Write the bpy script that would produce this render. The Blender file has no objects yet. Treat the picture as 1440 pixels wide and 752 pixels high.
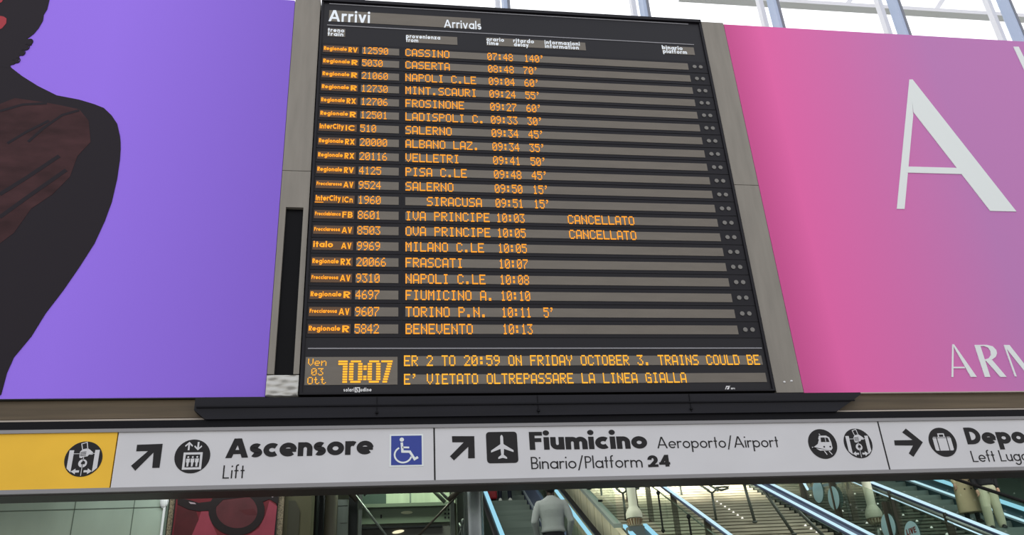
import bpy, bmesh, math, random
from mathutils import Vector, Matrix
PI = math.pi
random.seed(7)
C = bpy.context.scene.collection
SC = bpy.context.scene

# ------------------------------------------------------------------ camera
FPX, CX, CY = 1220.0, 720.0, 376.0
YAW, PITCH, ROLL = 0.1675883, 0.46988737, -0.06313701
EYE = Vector((0, 0, 1.6))
_f = Vector((math.sin(YAW) * math.cos(PITCH), math.cos(YAW) * math.cos(PITCH), math.sin(PITCH)))
_r = Vector((math.cos(YAW), -math.sin(YAW), 0))
_u = _r.cross(_f)
RIGHT = _r * math.cos(ROLL) + _u * math.sin(ROLL)
UP = -_r * math.sin(ROLL) + _u * math.cos(ROLL)
FWD = _f
cam = bpy.data.objects.new('camera', bpy.data.cameras.new('camera'))
C.objects.link(cam)
m = Matrix((RIGHT, UP, -FWD)).transposed().to_4x4()
m.translation = EYE
cam.matrix_world = m
cam.data.sensor_width = 36
cam.data.lens = 36 * FPX / 1440
cam.data.clip_end = 300
SC.camera = cam

# ------------------------------------------------------------------ world, lights, exposure
SC.view_settings.view_transform = 'Standard'
SC.view_settings.look = 'None'
SC.view_settings.exposure = 0.0
SC.view_settings.gamma = 1.0
SC.view_settings.use_curve_mapping = False
try:
    SC.cycles.max_bounces = 8
    SC.cycles.transparent_max_bounces = 24
    SC.cycles.sample_clamp_indirect = 4
    SC.cycles.use_denoising = True
except Exception:
    pass
W = bpy.data.worlds.new('daylight')
SC.world = W
W.use_nodes = True
nt = W.node_tree
nt.nodes.clear()
tc = nt.nodes.new('ShaderNodeTexCoord')
sx = nt.nodes.new('ShaderNodeSeparateXYZ')
rp = nt.nodes.new('ShaderNodeValToRGB')
bg = nt.nodes.new('ShaderNodeBackground')
ow = nt.nodes.new('ShaderNodeOutputWorld')
nt.links.new(tc.outputs['Generated'], sx.inputs[0])
nt.links.new(sx.outputs['Z'], rp.inputs[0])
ym = nt.nodes.new('ShaderNodeMapRange')
ym.interpolation_type = 'SMOOTHSTEP'
ym.inputs[1].default_value = -0.1
ym.inputs[2].default_value = 0.35
nt.links.new(sx.outputs['Y'], ym.inputs[0])
mxr = nt.nodes.new('ShaderNodeMix')
mxr.data_type = 'RGBA'
nt.links.new(ym.outputs[0], mxr.inputs[0])
nt.links.new(rp.outputs[0], mxr.inputs[6])
mxr.inputs[7].default_value = (1.62, 1.64, 1.70, 1)      # open sky beyond the windows
nt.links.new(mxr.outputs[2], bg.inputs[0])
nt.links.new(bg.outputs[0], ow.inputs[0])
rp.color_ramp.elements[0].position = 0.0
rp.color_ramp.elements[0].color = (0.98, 0.95, 0.92, 1)
rp.color_ramp.elements[1].position = 0.6
rp.color_ramp.elements[1].color = (1.15, 1.18, 1.28, 1)
bg.inputs[1].default_value = 1.05


def area_light(name, loc, size, power, col, rot=(0, 0, 0), spread=180):
    L = bpy.data.lights.new(name, 'AREA')
    L.shape = 'RECTANGLE'
    L.size, L.size_y = size
    L.energy = power
    L.color = col
    L.spread = math.radians(spread)
    o = bpy.data.objects.new(name, L)
    o.location = loc
    o.rotation_euler = rot
    C.objects.link(o)
    return o


area_light('concourse_ceiling_lamp', (6.5, 12.5, 8.9), (12, 3.0), 210, (0.95, 1.0, 0.92), (math.radians(28), 0, 0))
area_light('stair_head_lamp', (7.6, 19.4, 9.3), (3.4, 0.5), 400, (1.0, 0.97, 0.84), (math.radians(42), 0, 0), 75)
area_light('escalator_lamp', (13.0, 13.5, 8.6), (6.0, 2.5), 260, (0.95, 1.0, 0.92), (math.radians(25), 0, 0))
area_light('stringer_fill_light', (-0.6, 15.0, 8.6), (2.0, 6.0), 240, (0.97, 1.0, 0.93), (0, math.radians(-35), 0))  # unseen fill light added to brighten the beige stringer
area_light('lift_panel_fill_light', (0.4, 12.3, 6.2), (1.6, 0.4), 110, (0.86, 1.0, 0.80), (math.radians(25), 0, 0))  # added light, no visible source, brightens the lift header panel
area_light('green_panel_fill_light', (-1.9, 9.9, 5.2), (2.6, 0.4), 46, (0.92, 1.0, 0.95), (math.radians(20), 0, 0))  # unseen light added so the green panels brighten towards the right



# ------------------------------------------------------------------ pixel -> place
def ray(px, py):
    return RIGHT * (px - CX) - UP * (py - CY) + FWD * FPX


def at(px, py, Y=9.0):
    d = ray(px, py)
    return EYE + d * (Y / d.y)


TS, S0, PSI = 0.466, 8.0, math.radians(2.14)
CP, SP = math.cos(PSI), math.sin(PSI)


def ramp(px, py, h):
    """across, along, height on the plane h above the line of the stair nosings"""
    d = ray(px, py)
    da, ds = d.x * CP - d.y * SP, d.x * SP + d.y * CP
    k = (1.6 + TS * S0 - h) / (TS * ds - d.z)
    return da * k, ds * k, 1.6 + d.z * k


def RW(a, s, z):
    return Vector((a * CP + s * SP, -a * SP + s * CP, z))


def RH(a, s, h):
    return RW(a, s, TS * (s - S0) + h)


# ------------------------------------------------------------------ materials
def lin(c):
    return tuple(((x / 255) / 12.92 if x / 255 <= 0.04045 else ((x / 255 + 0.055) / 1.055) ** 2.4) for x in c)


MATS = {}


def mat(name, rgb, rough=0.6, metal=0.0, spec=0.3, emit=None, power=0.0, vary=0.0, vscale=(4, 4, 4), bump=0.0, bscale=60):
    if name in MATS:
        return MATS[name]
    M = bpy.data.materials.new(name)
    M.use_nodes = True
    n, l = M.node_tree.nodes, M.node_tree.links
    b = n['Principled BSDF']
    col = lin(rgb)
    b.inputs['Base Color'].default_value = (*col, 1)
    b.inputs['Roughness'].default_value = rough
    b.inputs['Metallic'].default_value = metal
    b.inputs['Specular IOR Level'].default_value = spec
    if emit:
        b.inputs['Emission Color'].default_value = (*emit, 1)
        b.inputs['Emission Strength'].default_value = power
    if vary or bump:
        t = n.new('ShaderNodeTexCoord')
        mp = n.new('ShaderNodeMapping')
        mp.inputs['Scale'].default_value = vscale
        l.new(t.outputs['Object'], mp.inputs[0])
    if vary:
        no = n.new('ShaderNodeTexNoise')
        no.inputs['Scale'].default_value = 1.0
        no.inputs['Detail'].default_value = 5
        l.new(mp.outputs[0], no.inputs['Vector'])
        r = n.new('ShaderNodeValToRGB')
        r.color_ramp.elements[0].position = 0.3
        r.color_ramp.elements[1].position = 0.7
        r.color_ramp.elements[0].color = (*[x * (1 - vary) for x in col], 1)
        r.color_ramp.elements[1].color = (*[min(1, x * (1 + vary)) for x in col], 1)
        l.new(no.outputs['Fac'], r.inputs[0])
        l.new(r.outputs[0], b.inputs['Base Color'])
    if bump:
        nb = n.new('ShaderNodeTexNoise')
        nb.inputs['Scale'].default_value = bscale
        l.new(mp.outputs[0], nb.inputs['Vector'])
        bp = n.new('ShaderNodeBump')
        bp.inputs['Strength'].default_value = bump
        bp.inputs['Distance'].default_value = 0.01
        l.new(nb.outputs['Fac'], bp.inputs['Height'])
        l.new(bp.outputs[0], b.inputs['Normal'])
    MATS[name] = M
    return M


def glow(name, rgb, power=1.0):
    if name in MATS:
        return MATS[name]
    M = bpy.data.materials.new(name)
    M.use_nodes = True
    n, l = M.node_tree.nodes, M.node_tree.links
    n.clear()
    e = n.new('ShaderNodeEmission')
    e.inputs[0].default_value = (*rgb, 1)
    e.inputs[1].default_value = power
    o = n.new('ShaderNodeOutputMaterial')
    l.new(e.outputs[0], o.inputs[0])
    MATS[name] = M
    return M


def glass(name, tint, fac=0.08, rough=0.02, sheen=(0.9, 1, 0.97)):
    M = bpy.data.materials.new(name)
    M.use_nodes = True
    n, l = M.node_tree.nodes, M.node_tree.links
    n.clear()
    t = n.new('ShaderNodeBsdfTransparent')
    t.inputs[0].default_value = (*tint, 1)
    g = n.new('ShaderNodeBsdfGlossy')
    g.inputs['Roughness'].default_value = rough
    g.inputs[0].default_value = (*sheen, 1)
    x = n.new('ShaderNodeMixShader')
    fr = n.new('ShaderNodeFresnel')
    fr.inputs[0].default_value = 1.45
    ad = n.new('ShaderNodeMath')
    ad.operation = 'MULTIPLY_ADD'
    ad.inputs[1].default_value = 0.8
    ad.inputs[2].default_value = fac * 0.3
    ad.use_clamp = True
    l.new(fr.outputs[0], ad.inputs[0])
    ge = n.new('ShaderNodeNewGeometry')
    iv = n.new('ShaderNodeMath')
    iv.operation = 'SUBTRACT'
    iv.inputs[0].default_value = 1.0
    l.new(ge.outputs['Backfacing'], iv.inputs[1])
    ml = n.new('ShaderNodeMath')
    ml.operation = 'MULTIPLY'
    l.new(ad.outputs[0], ml.inputs[0])
    l.new(iv.outputs[0], ml.inputs[1])
    l.new(ml.outputs[0], x.inputs[0])
    l.new(t.outputs[0], x.inputs[1])
    l.new(g.outputs[0], x.inputs[2])
    o = n.new('ShaderNodeOutputMaterial')
    l.new(x.outputs[0], o.inputs[0])
    MATS[name] = M
    return M


def gradient_print(name, stops_x, x0, x1, tint_top, grain=0.03):
    """a printed sheet whose colour runs through the stops across its width"""
    M = bpy.data.materials.new(name)
    M.use_nodes = True
    n, l = M.node_tree.nodes, M.node_tree.links
    b = n['Principled BSDF']
    b.inputs['Roughness'].default_value = 0.55
    b.inputs['Specular IOR Level'].default_value = 0.2
    t = n.new('ShaderNodeTexCoord')
    s = n.new('ShaderNodeSeparateXYZ')
    l.new(t.outputs['Object'], s.inputs[0])
    mr = n.new('ShaderNodeMapRange')
    mr.inputs[1].default_value = x0
    mr.inputs[2].default_value = x1
    l.new(s.outputs[0], mr.inputs[0])
    r = n.new('ShaderNodeValToRGB')
    e = r.color_ramp.elements
    while len(e) < len(stops_x):
        e.new(0.5)
    for i, (p, c) in enumerate(stops_x):
        e[i].position = p
        e[i].color = (*lin(c), 1)
    l.new(mr.outputs[0], r.inputs[0])
    no = n.new('ShaderNodeTexNoise')
    no.inputs['Scale'].default_value = 90
    l.new(t.outputs['Object'], no.inputs['Vector'])
    hs = n.new('ShaderNodeHueSaturation')
    mm = n.new('ShaderNodeMath')
    mm.operation = 'MULTIPLY_ADD'
    mm.inputs[1].default_value = grain * 2
    mm.inputs[2].default_value = 1 - grain
    l.new(no.outputs['Fac'], mm.inputs[0])
    l.new(mm.outputs[0], hs.inputs['Value'])
    l.new(r.outputs[0], hs.inputs['Color'])
    l.new(hs.outputs[0], b.inputs['Base Color'])
    MATS[name] = M
    return M


M_black = mat('board_black', (25, 24, 29), 0.4, spec=0.25)
M_black2 = mat('module_black', (27, 26, 31), 0.5, spec=0.2)
M_strip = mat('unlit_display', (112, 106, 97), 0.5, spec=0.3, vary=0.06, vscale=(3, 3, 12))
M_strip_warm = mat('category_display_led_bleed', (104, 80, 60), 0.5, spec=0.2)  # amber glow of the lettering put into the base colour
M_lamp_off = mat('grey_lens', (120, 118, 114), 0.4)
M_led = glow('amber_light', (1.0, 0.36, 0.03), 1.35)
M_led_hot = glow('amber_light_clock', (1.0, 0.46, 0.04), 1.3)
M_white_led = glow('white_light', (0.86, 0.92, 1.0), 0.95)
M_white_ink = mat('white_ink', (225, 225, 225), 0.5)
M_line = mat('grey_line', (150, 150, 155), 0.5)
M_clad = mat('grey_cladding', (136, 131, 122), 0.55, spec=0.3, vary=0.10, vscale=(9, 1, 1.2), bump=0.05, bscale=2)
M_clad_foil = mat('bright_metal', (185, 184, 178), 0.28, metal=0.3, vary=0.05, vscale=(3, 3, 5))
M_slot = mat('slot_black', (9, 9, 12), 0.4, spec=0.1)
M_wall = mat('wall_grey', (96, 92, 86), 0.8, vary=0.1)
M_fascia = mat('fascia_brown', (92, 80, 62), 0.5, vary=0.25, vscale=(0.7, 2, 14))
M_edge = mat('fascia_edge', (176, 166, 154), 0.4)
M_box = mat('trough_black', (24, 24, 30), 0.5, spec=0.2, vary=0.2, vscale=(1, 6, 12))
M_beam = mat('beam_black', (13, 13, 18), 0.6, spec=0.15)
M_sign = mat('sign_white', (208, 208, 210), 0.5, spec=0.25, vary=0.03, vscale=(1.5, 1, 2))
M_sign_frame = mat('sign_frame', (138, 137, 138), 0.4, spec=0.4)
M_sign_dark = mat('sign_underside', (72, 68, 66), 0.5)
M_yellow = mat('sign_yellow', (240, 190, 58), 0.5, spec=0.25, vary=0.05, vscale=(1.5, 1, 2))
M_ink = mat('sign_ink', (42, 41, 42), 0.6, spec=0.15)
M_blue = mat('sign_blue', (52, 68, 150), 0.5)
M_poster_white = mat('letter_white', (226, 232, 230), 0.5)
M_fig = mat('printed_black', (37, 32, 38), 0.6, spec=0.15)
M_fig_red = mat('printed_oxblood', (62, 38, 40), 0.6, spec=0.15, vary=0.4, vscale=(2.2, 1, 5))
M_fig_skin = mat('printed_skin', (166, 62, 70), 0.6, spec=0.15)
M_purple = gradient_print('purple_print', [(0, (156, 118, 240)), (0.5, (156, 118, 240)), (1, (136, 102, 214))], -2.2, 2.2, None)
M_pink = gradient_print('pink_print', [(0, (206, 84, 148)), (0.16, (232, 104, 172)), (0.5, (216, 112, 176)), (1, (190, 124, 184))], -2.2, 0.9, None)  # darker first stop paints the lightbox falloff at the left edge
M_mull = mat('mullion_grey', (176, 190, 214), 0.4, metal=0.1)
M_white_paint = mat('white_paint', (232, 232, 236), 0.5)
M_floor = mat('stone_floor', (120, 118, 114), 0.35, vary=0.12, vscale=(1, 1, 1))
M_hall = mat('hall_wall', (128, 132, 116), 0.7, vary=0.1)
M_panel = mat('green_panel', (176, 192, 180), 0.3, metal=0.25, spec=0.5, vary=0.16, vscale=(1.5, 1, 0.7))
M_seam = mat('panel_seam', (96, 108, 98), 0.6)
M_granite = mat('granite_frame', (120, 108, 90), 0.5, vary=0.7, vscale=(70, 70, 70))
M_olive = mat('olive_pillar', (76, 73, 52), 0.6, vary=0.15, vscale=(5, 5, 1))
M_olive_dark = mat('olive_pillar_dark', (56, 54, 42), 0.6)
M_dark = mat('dark_steel', (24, 26, 29), 0.5)
M_dkgreen = mat('dark_green_glass', (36, 52, 50), 0.25, spec=0.6)
M_steel = mat('grey_steel', (120, 128, 122), 0.35, metal=0.5, vary=0.1, vscale=(14, 14, 1))
M_steel_col = mat('column_steel', (150, 158, 160), 0.25, metal=0.85, vary=0.12, vscale=(18, 18, 0.6))
M_brush = mat('brushed_panel', (190, 205, 178), 0.35, metal=0.45, vary=0.22, vscale=(5, 1, 0.4))
M_beamgreen = mat('green_beam', (112, 126, 108), 0.45, metal=0.2)
M_soffit = mat('soffit', (88, 88, 84), 0.6)
M_step = mat('escalator_step', (108, 118, 112), 0.5, metal=0.15, vary=0.2, vscale=(0.6, 3, 7))
M_step_dark = mat('escalator_step_dark', (44, 50, 50), 0.6)
M_rubber = mat('handrail_rubber', (24, 22, 26), 0.4)
M_navy = mat('balustrade_navy', (86, 94, 120), 0.4)
M_led_blue = glow('cool_strip_light', (0.36, 0.74, 0.92), 0.95)
M_led_pale = glow('pale_strip_light', (0.62, 0.88, 1.0), 1.0)
M_beige = mat('beige_stringer', (204, 196, 168), 0.6, vary=0.12, vscale=(4, 4, 0.5))
M_tread = mat('stair_tread', (190, 184, 164), 0.6, vary=0.1, vscale=(2, 2, 2))
M_riser = mat('stair_riser', (140, 134, 120), 0.6, vary=0.12, vscale=(2, 2, 2))
M_bronze = mat('post_bronze', (72, 66, 58), 0.45, metal=0.3)
M_post = mat('post_grey', (104, 110, 104), 0.4, metal=0.4)
M_fit = mat('fitting_black', (26, 28, 28), 0.5)
M_glass = glass('balustrade_glass', (0.93, 0.985, 0.96), 0.06)
M_glass_dark = glass('tinted_glass', (0.74, 0.79, 0.765), 0.10)
M_glass_win = glass('window_glass', (1.0, 1.0, 1.0), 0.0, sheen=(1, 1, 1))
M_sticker = mat('sticker_blue', (168, 206, 214), 0.5)
M_marker = glow('step_marker', (1, 0.98, 0.9), 1.1)
M_bell = mat('bell_white', (226, 226, 206), 0.5)
M_pleat = mat('bell_pleat', (150, 122, 96), 0.5)

# ------------------------------------------------------------------ mesh helpers


class MB:
    def __init__(s):
        s.v, s.f = [], []

    def face(s, pts):
        i = len(s.v)
        s.v += [Vector(p) for p in pts]
        s.f.append(tuple(range(i, i + len(pts))))

    def hexa(s, b, t):
        i = len(s.v)
        s.v += [Vector(p) for p in b] + [Vector(p) for p in t]
        s.f += [(i + 3, i + 2, i + 1, i), (i + 4, i + 5, i + 6, i + 7)]
        for k in range(4):
            j = (k + 1) % 4
            s.f.append((i + k, i + j, i + 4 + j, i + 4 + k))
        return s

    def box(s, x0, x1, y0, y1, z0, z1):
        return s.hexa([(x0, y0, z0), (x1, y0, z0), (x1, y1, z0), (x0, y1, z0)],
                      [(x0, y0, z1), (x1, y0, z1), (x1, y1, z1), (x0, y1, z1)])

    def prism(s, poly, y0, y1):
        """polygon in the x-z plane, front at y0, back at y1"""
        ar = sum(poly[i][0] * poly[(i + 1) % len(poly)][1] - poly[(i + 1) % len(poly)][0] * poly[i][1] for i in range(len(poly)))
        if ar < 0:
            poly = poly[::-1]
        n, i = len(poly), len(s.v)
        s.v += [Vector((p[0], y0, p[1])) for p in poly] + [Vector((p[0], y1, p[1])) for p in poly]
        s.f.append(tuple(range(i, i + n)))
        s.f.append(tuple(range(i + 2 * n - 1, i + n - 1, -1)))
        for k in range(n):
            j = (k + 1) % n
            s.f.append((i + j, i + k, i + n + k, i + n + j))
        return s

    def ribbon(s, pts, w, y0, y1, closed=False, mx=lambda p: p):
        P = [Vector((p[0], p[1])) for p in pts]
        n = len(P)
        L, Rr = [], []
        for k in range(n):
            if closed:
                a, b = P[k - 1], P[(k + 1) % n]
            else:
                a, b = P[max(0, k - 1)], P[min(n - 1, k + 1)]
            d1 = (P[k] - a)
            d2 = (b - P[k])
            d1 = d1.normalized() if d1.length > 1e-9 else d2.normalized()
            d2 = d2.normalized() if d2.length > 1e-9 else d1
            t = (d1 + d2)
            t = t.normalized() if t.length > 1e-6 else d1
            nn = Vector((-t.y, t.x))
            sc = 1 / max(0.45, nn.dot(Vector((-d1.y, d1.x))))
            L.append(P[k] + nn * (w / 2 * sc))
            Rr.append(P[k] - nn * (w / 2 * sc))
        m_ = n if closed else n - 1
        for k in range(m_):
            j = (k + 1) % n
            s.prism([mx(L[k]), mx(Rr[k]), mx(Rr[j]), mx(L[j])], y0, y1)
        return s

    def tube(s, path, r, n=8, cap=True):
        path = [Vector(p) for p in path]
        rad = r if isinstance(r, (list, tuple)) else [r] * len(path)
        i0 = len(s.v)
        for k, p in enumerate(path):
            t = (path[min(k + 1, len(path) - 1)] - path[max(k - 1, 0)]).normalized()
            ref = Vector((0, 0, 1)) if abs(t.z) < 0.9 else Vector((0, 1, 0))
            x = t.cross(ref).normalized()
            y = t.cross(x)
            for a in range(n):
                s.v.append(p + (x * math.cos(2 * PI * a / n) + y * math.sin(2 * PI * a / n)) * rad[k])
        for k in range(len(path) - 1):
            for a in range(n):
                b = (a + 1) % n
                s.f.append((i0 + k * n + a, i0 + k * n + b, i0 + (k + 1) * n + b, i0 + (k + 1) * n + a))
        if cap:
            s.f.append(tuple(i0 + a for a in range(n))[::-1])
            s.f.append(tuple(i0 + (len(path) - 1) * n + a for a in range(n)))
        return s

    def loft(s, rings, n=20):
        """rings: (cx, cy, cz, rx, ry)"""
        i0 = len(s.v)
        for (x, y, z, rx, ry) in rings:
            for a in range(n):
                s.v.append(Vector((x + rx * math.cos(2 * PI * a / n), y + ry * math.sin(2 * PI * a / n), z)))
        for k in range(len(rings) - 1):
            for a in range(n):
                b = (a + 1) % n
                s.f.append((i0 + k * n + a, i0 + k * n + b, i0 + (k + 1) * n + b, i0 + (k + 1) * n + a))
        s.f.append(tuple(i0 + a for a in range(n))[::-1])
        s.f.append(tuple(i0 + (len(rings) - 1) * n + a for a in range(n)))
        return s

    def ball(s, c, rx, ry, rz, n=16, m_=10):
        rings = []
        for k in range(m_ + 1):
            t = -PI / 2 + PI * (k + 0.02) / (m_ + 0.04)
            rings.append((c[0], c[1], c[2] + rz * math.sin(t), max(1e-4, rx * math.cos(t)), max(1e-4, ry * math.cos(t))))
        return s.loft(rings, n)

    def build(s, name, mt, parent=None, smooth=False, local=False, bevel=0.0, origin=None):
        me = bpy.data.meshes.new(name)
        off = Vector((0, 0, 0))
        if not local:
            if parent is not None:
                q = parent
                while q is not None:
                    off += q.location
                    q = q.parent
            if origin is not None:
                pl = Vector(origin) - off
            elif parent is None:
                xs, ys, zs = [v.x for v in s.v], [v.y for v in s.v], [v.z for v in s.v]
                pl = Vector(((min(xs) + max(xs)) / 2, (min(ys) + max(ys)) / 2, min(zs)))
            else:
                pl = Vector((0, 0, 0))
            off = off + pl
        else:
            pl = Vector((0, 0, 0))
        me.from_pydata([tuple(v - off) for v in s.v], [], s.f)
        me.update()
        if smooth:
            for p in me.polygons:
                p.use_smooth = True
        me.materials.append(mt)
        o = bpy.data.objects.new(name, me)
        C.objects.link(o)
        o.location = pl
        if parent is not None:
            o.parent = parent
        if bevel:
            b = o.modifiers.new('b', 'BEVEL')
            b.width = bevel
            b.segments = 2
            b.limit_method = 'ANGLE'
        return o


def tag(o, label=None, cat=None, group=None, kind=None):
    if label:
        o['label'] = label
    if cat:
        o['category'] = cat
    if group:
        o['group'] = group
    if kind:
        o['kind'] = kind
    return o


def thing(name, loc, label, cat, group=None, kind=None, rz=0):
    o = bpy.data.objects.new(name, None)
    o.empty_display_size = 0.2
    C.objects.link(o)
    o.location = loc
    o.rotation_euler = (0, 0, rz)
    return tag(o, label, cat, group, kind)


def struct(name, mb, mt, label=None, cat=None, parent=None, **k):
    o = mb.build(name, mt, parent, **k)
    if parent is None:
        tag(o, label, cat, None, 'structure')
    return o


def arc(cx, cy, rx, ry, a0, a1, n=14):
    return [(cx + rx * math.cos(math.radians(a0 + (a1 - a0) * k / n)), cy + ry * math.sin(math.radians(a0 + (a1 - a0) * k / n))) for k in range(n + 1)]


def ell(cx, cy, rx, ry, n=28):
    return arc(cx, cy, rx, ry, 0, 360, n)[:-1]


# ------------------------------------------------------------------ drawn lettering (geometric sans)
def glyph(ch, w, xh=0.62, ex=1.0):
    """strokes ('s', pts, closed, width) and fills ('f', pts); cap height 1; returns list, advance"""
    a = w / 2
    o_w = xh * ex
    rx, ry = o_w / 2 - a, xh / 2 - a
    cx, cy = o_w / 2, xh / 2
    n_w = xh * 0.80 * ex + w * 0.15
    S = []
    st = lambda *p, wd=None, cl=False: S.append(('s', list(p), cl, wd or w))

    def leg(x0, y0, x1, y1, hw=None):
        hw = hw or w * 1.12
        S.append(('f', [(x0 - hw / 2, y0), (x0 + hw / 2, y0), (x1 + hw / 2, y1), (x1 - hw / 2, y1)]))
    tall = 1.06
    adv = o_w
    if ch == 'o':
        S.append(('s', ell(cx, cy, rx, ry), True, w))
    elif ch == 'c':
        S.append(('s', arc(cx, cy, rx, ry, 48, 312), False, w))
        adv = o_w * 0.86
    elif ch == 'e':
        S.append(('s', arc(cx, cy, rx, ry, 0, 318, 20), False, w))
        st((cx - rx, cy - a * 0.3), (o_w - a * 0.2, cy - a * 0.3), wd=w * 0.72)
    elif ch in 'adgpbq':
        S.append(('s', ell(cx, cy, rx, ry), True, w))
        if ch == 'a':
            st((o_w - a, 0), (o_w - a, xh))
        if ch == 'd':
            st((o_w - a, 0), (o_w - a, tall))
        if ch == 'p':
            st((a, -0.34), (a, xh))
        if ch == 'b':
            st((a, 0), (a, tall))
        if ch == 'q':
            st((o_w - a, -0.34), (o_w - a, xh))
        if ch == 'g':
            S.append(('s', [(o_w - a, xh), (o_w - a, 0.0)] + arc(cx, 0.0, rx, 0.3, 0, -150, 12), False, w))
    elif ch in 'nmhru':
        r = n_w / 2 - a
        rr = min(r * 1.05, xh * 0.5)
        if ch in 'nhr':
            st((a, 0), (a, tall if ch == 'h' else xh))
        if ch in 'nh':
            S.append(('s', arc(n_w / 2, xh - a - rr, r, rr, 180, 0) + [(n_w - a, 0)], False, w))
            adv = n_w
        if ch == 'r':
            S.append(('s', arc(n_w / 2, xh - a - rr, r, rr, 175, 55, 10), False, w))
            adv = n_w * 0.72
        if ch == 'u':
            S.append(('s', [(a, xh)] + arc(n_w / 2, a + rr, r, rr, 180, 360) + [(n_w - a, xh)], False, w))
            st((n_w - a, 0), (n_w - a, xh))
            adv = n_w
        if ch == 'm':
            st((a, 0), (a, xh))
            q = n_w - w
            for k in (0, 1):
                S.append(('s', arc(n_w / 2 + k * q, xh - a - rr, r, rr, 180, 0) + [(n_w - a + k * q, 0)], False, w))
            adv = n_w + q
    elif ch == 'i':
        st((a, 0), (a, xh))
        d = max(a * 1.18, 0.06)
        S.append(('f', ell(a, max(xh + d + 0.09, 0.92), d, d, 14)))
        adv = w
    elif ch == 'l':
        st((a, 0), (a, tall))
        adv = w
    elif ch == 'I':
        st((a, 0), (a, 1))
        adv = w
    elif ch == 't':
        x = 0.10 + a
        st((x, 0), (x, 0.95))
        st((0, xh - w * 0.42), (2 * x, xh - w * 0.42), wd=w * 0.84)
        adv = 2 * x
    elif ch == 'f':
        x = 0.09 + a
        S.append(('s', [(x, 0), (x, 0.86)] + arc(x + 0.13, 0.88, 0.13, tall - a - 0.88 + 0.0, 180, 70, 8), False, w))
        st((0, xh - w * 0.42), (2 * x + 0.03, xh - w * 0.42), wd=w * 0.84)
        adv = 2 * x + 0.06
    elif ch == 's':
        sw = xh * 0.72 * ex
        r1, q = sw / 2 - a, (xh - w) / 4
        S.append(('s', arc(sw / 2, xh - a - q, r1, q, 40, 270, 12) + arc(sw / 2, a + q, r1, q, 90, -140, 12)[1:], False, w))
        adv = sw
    elif ch in 'vy':
        vw = xh * 0.9
        leg(w * 0.55, xh, vw / 2, 0)
        leg(vw - w * 0.55, xh, vw / 2, 0)
        if ch == 'y':
            leg(vw / 2, 0, vw / 2 - 0.14, -0.34)
        adv = vw
    elif ch == 'z':
        zw = xh * 0.8
        st((0, xh - a), (zw, xh - a))
        st((0, a), (zw, a))
        leg(a, 0, zw - a, xh)
        adv = zw
    elif ch == 'A':
        aw = 0.78 + w * 0.9
        leg(w * 0.56, 0, aw / 2 - w * 0.1, 1)
        leg(aw - w * 0.56, 0, aw / 2 + w * 0.1, 1)
        st((aw * 0.22, 0.30), (aw * 0.78, 0.30), wd=w * 0.85)
        adv = aw
    elif ch in 'FELBPRD':
        st((a, 0), (a, 1))
        bw = 0.42 + w * 0.7
        if ch in 'FE':
            st((0, 1 - w * 0.42), (bw, 1 - w * 0.42), wd=w * 0.84)
            st((0, 0.54), (bw * 0.92, 0.54), wd=w * 0.84)
        if ch in 'EL':
            st((0, w * 0.42), (bw, w * 0.42), wd=w * 0.84)
        if ch in 'BPR':
            lo = 0.46
            q = (1 - lo - 0.0 - w * 0.84) / 2 + 0.0
            yc = 1 - w * 0.42 - q
            S.append(('s', [(a, 1 - w * 0.42)] + arc(bw * 0.55, yc, bw * 0.45 - a * 0.4, q, 90, -90) + [(a, yc - q)], False, w * 0.9))
            if ch == 'B':
                q2 = (lo - w * 0.2) / 2
                S.append(('s', [(a, w * 0.42 + 2 * q2)] + arc(bw * 0.58, w * 0.42 + q2, bw * 0.5 - a * 0.4, q2, 90, -90) + [(a, w * 0.42)], False, w * 0.9))
                bw *= 1.08
            if ch == 'R':
                leg(bw - w * 0.5, 0, bw * 0.45, 0.46)
        if ch == 'D':
            bw = 0.66 + w * 0.5
            S.append(('s', [(a, 1 - a)] + arc(bw - 0.5, 0.5, 0.5 - a, 0.5 - a, 90, -90, 18) + [(a, a)], False, w))
        adv = bw
    elif ch == 'C':
        S.append(('s', arc(0.47, 0.5, 0.47 - a, 0.5 - a, 45, 315, 20), False, w))
        adv = 0.84
    elif ch == 'S':
        q = (1 - w) / 4
        S.append(('s', arc(0.3, 1 - a - q, 0.3 - a, q, 40, 270, 12) + arc(0.3, a + q, 0.3 - a, q, 90, -140, 12)[1:], False, w))
        adv = 0.6
    elif ch == 'V':
        leg(w * 0.56, 1, 0.36, 0)
        leg(0.72 - w * 0.56, 1, 0.36, 0)
        adv = 0.72
    elif ch == 'X':
        leg(w * 0.6, 1, 0.66 - w * 0.6, 0)
        leg(0.66 - w * 0.6, 1, w * 0.6, 0)
        adv = 0.66
    elif ch == 'W':
        for x0, x1 in ((0.05, 0.28), (0.5, 0.28), (0.5, 0.72), (0.95, 0.72)):
            leg(x0, 1, x1, 0)
        adv = 1.0
    elif ch == 'T':
        st((0, 1 - a), (0.6, 1 - a))
        st((0.3, 0), (0.3, 1))
        adv = 0.6
    elif ch == '2':
        q = 0.29
        S.append(('s', arc(0.31, 1 - a - q + 0.03, 0.31 - a, q - 0.03, 180, -35, 14) + [(a * 1.6, a)], False, w))
        st((0, w * 0.45), (0.62, w * 0.45), wd=w * 0.9)
        adv = 0.62
    elif ch == '4':
        st((0.48, 0), (0.48, 1))
        st((0, 0.27), (0.66, 0.27), wd=w * 0.85)
        leg(w * 0.5, 0.24, 0.48, 1, w * 0.95)
        adv = 0.66
    elif ch == '/':
        leg(a, -0.16, 0.42, 1.08, w)
        adv = 0.48
    elif ch == ' ':
        adv = 0.26
    return S, adv


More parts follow.
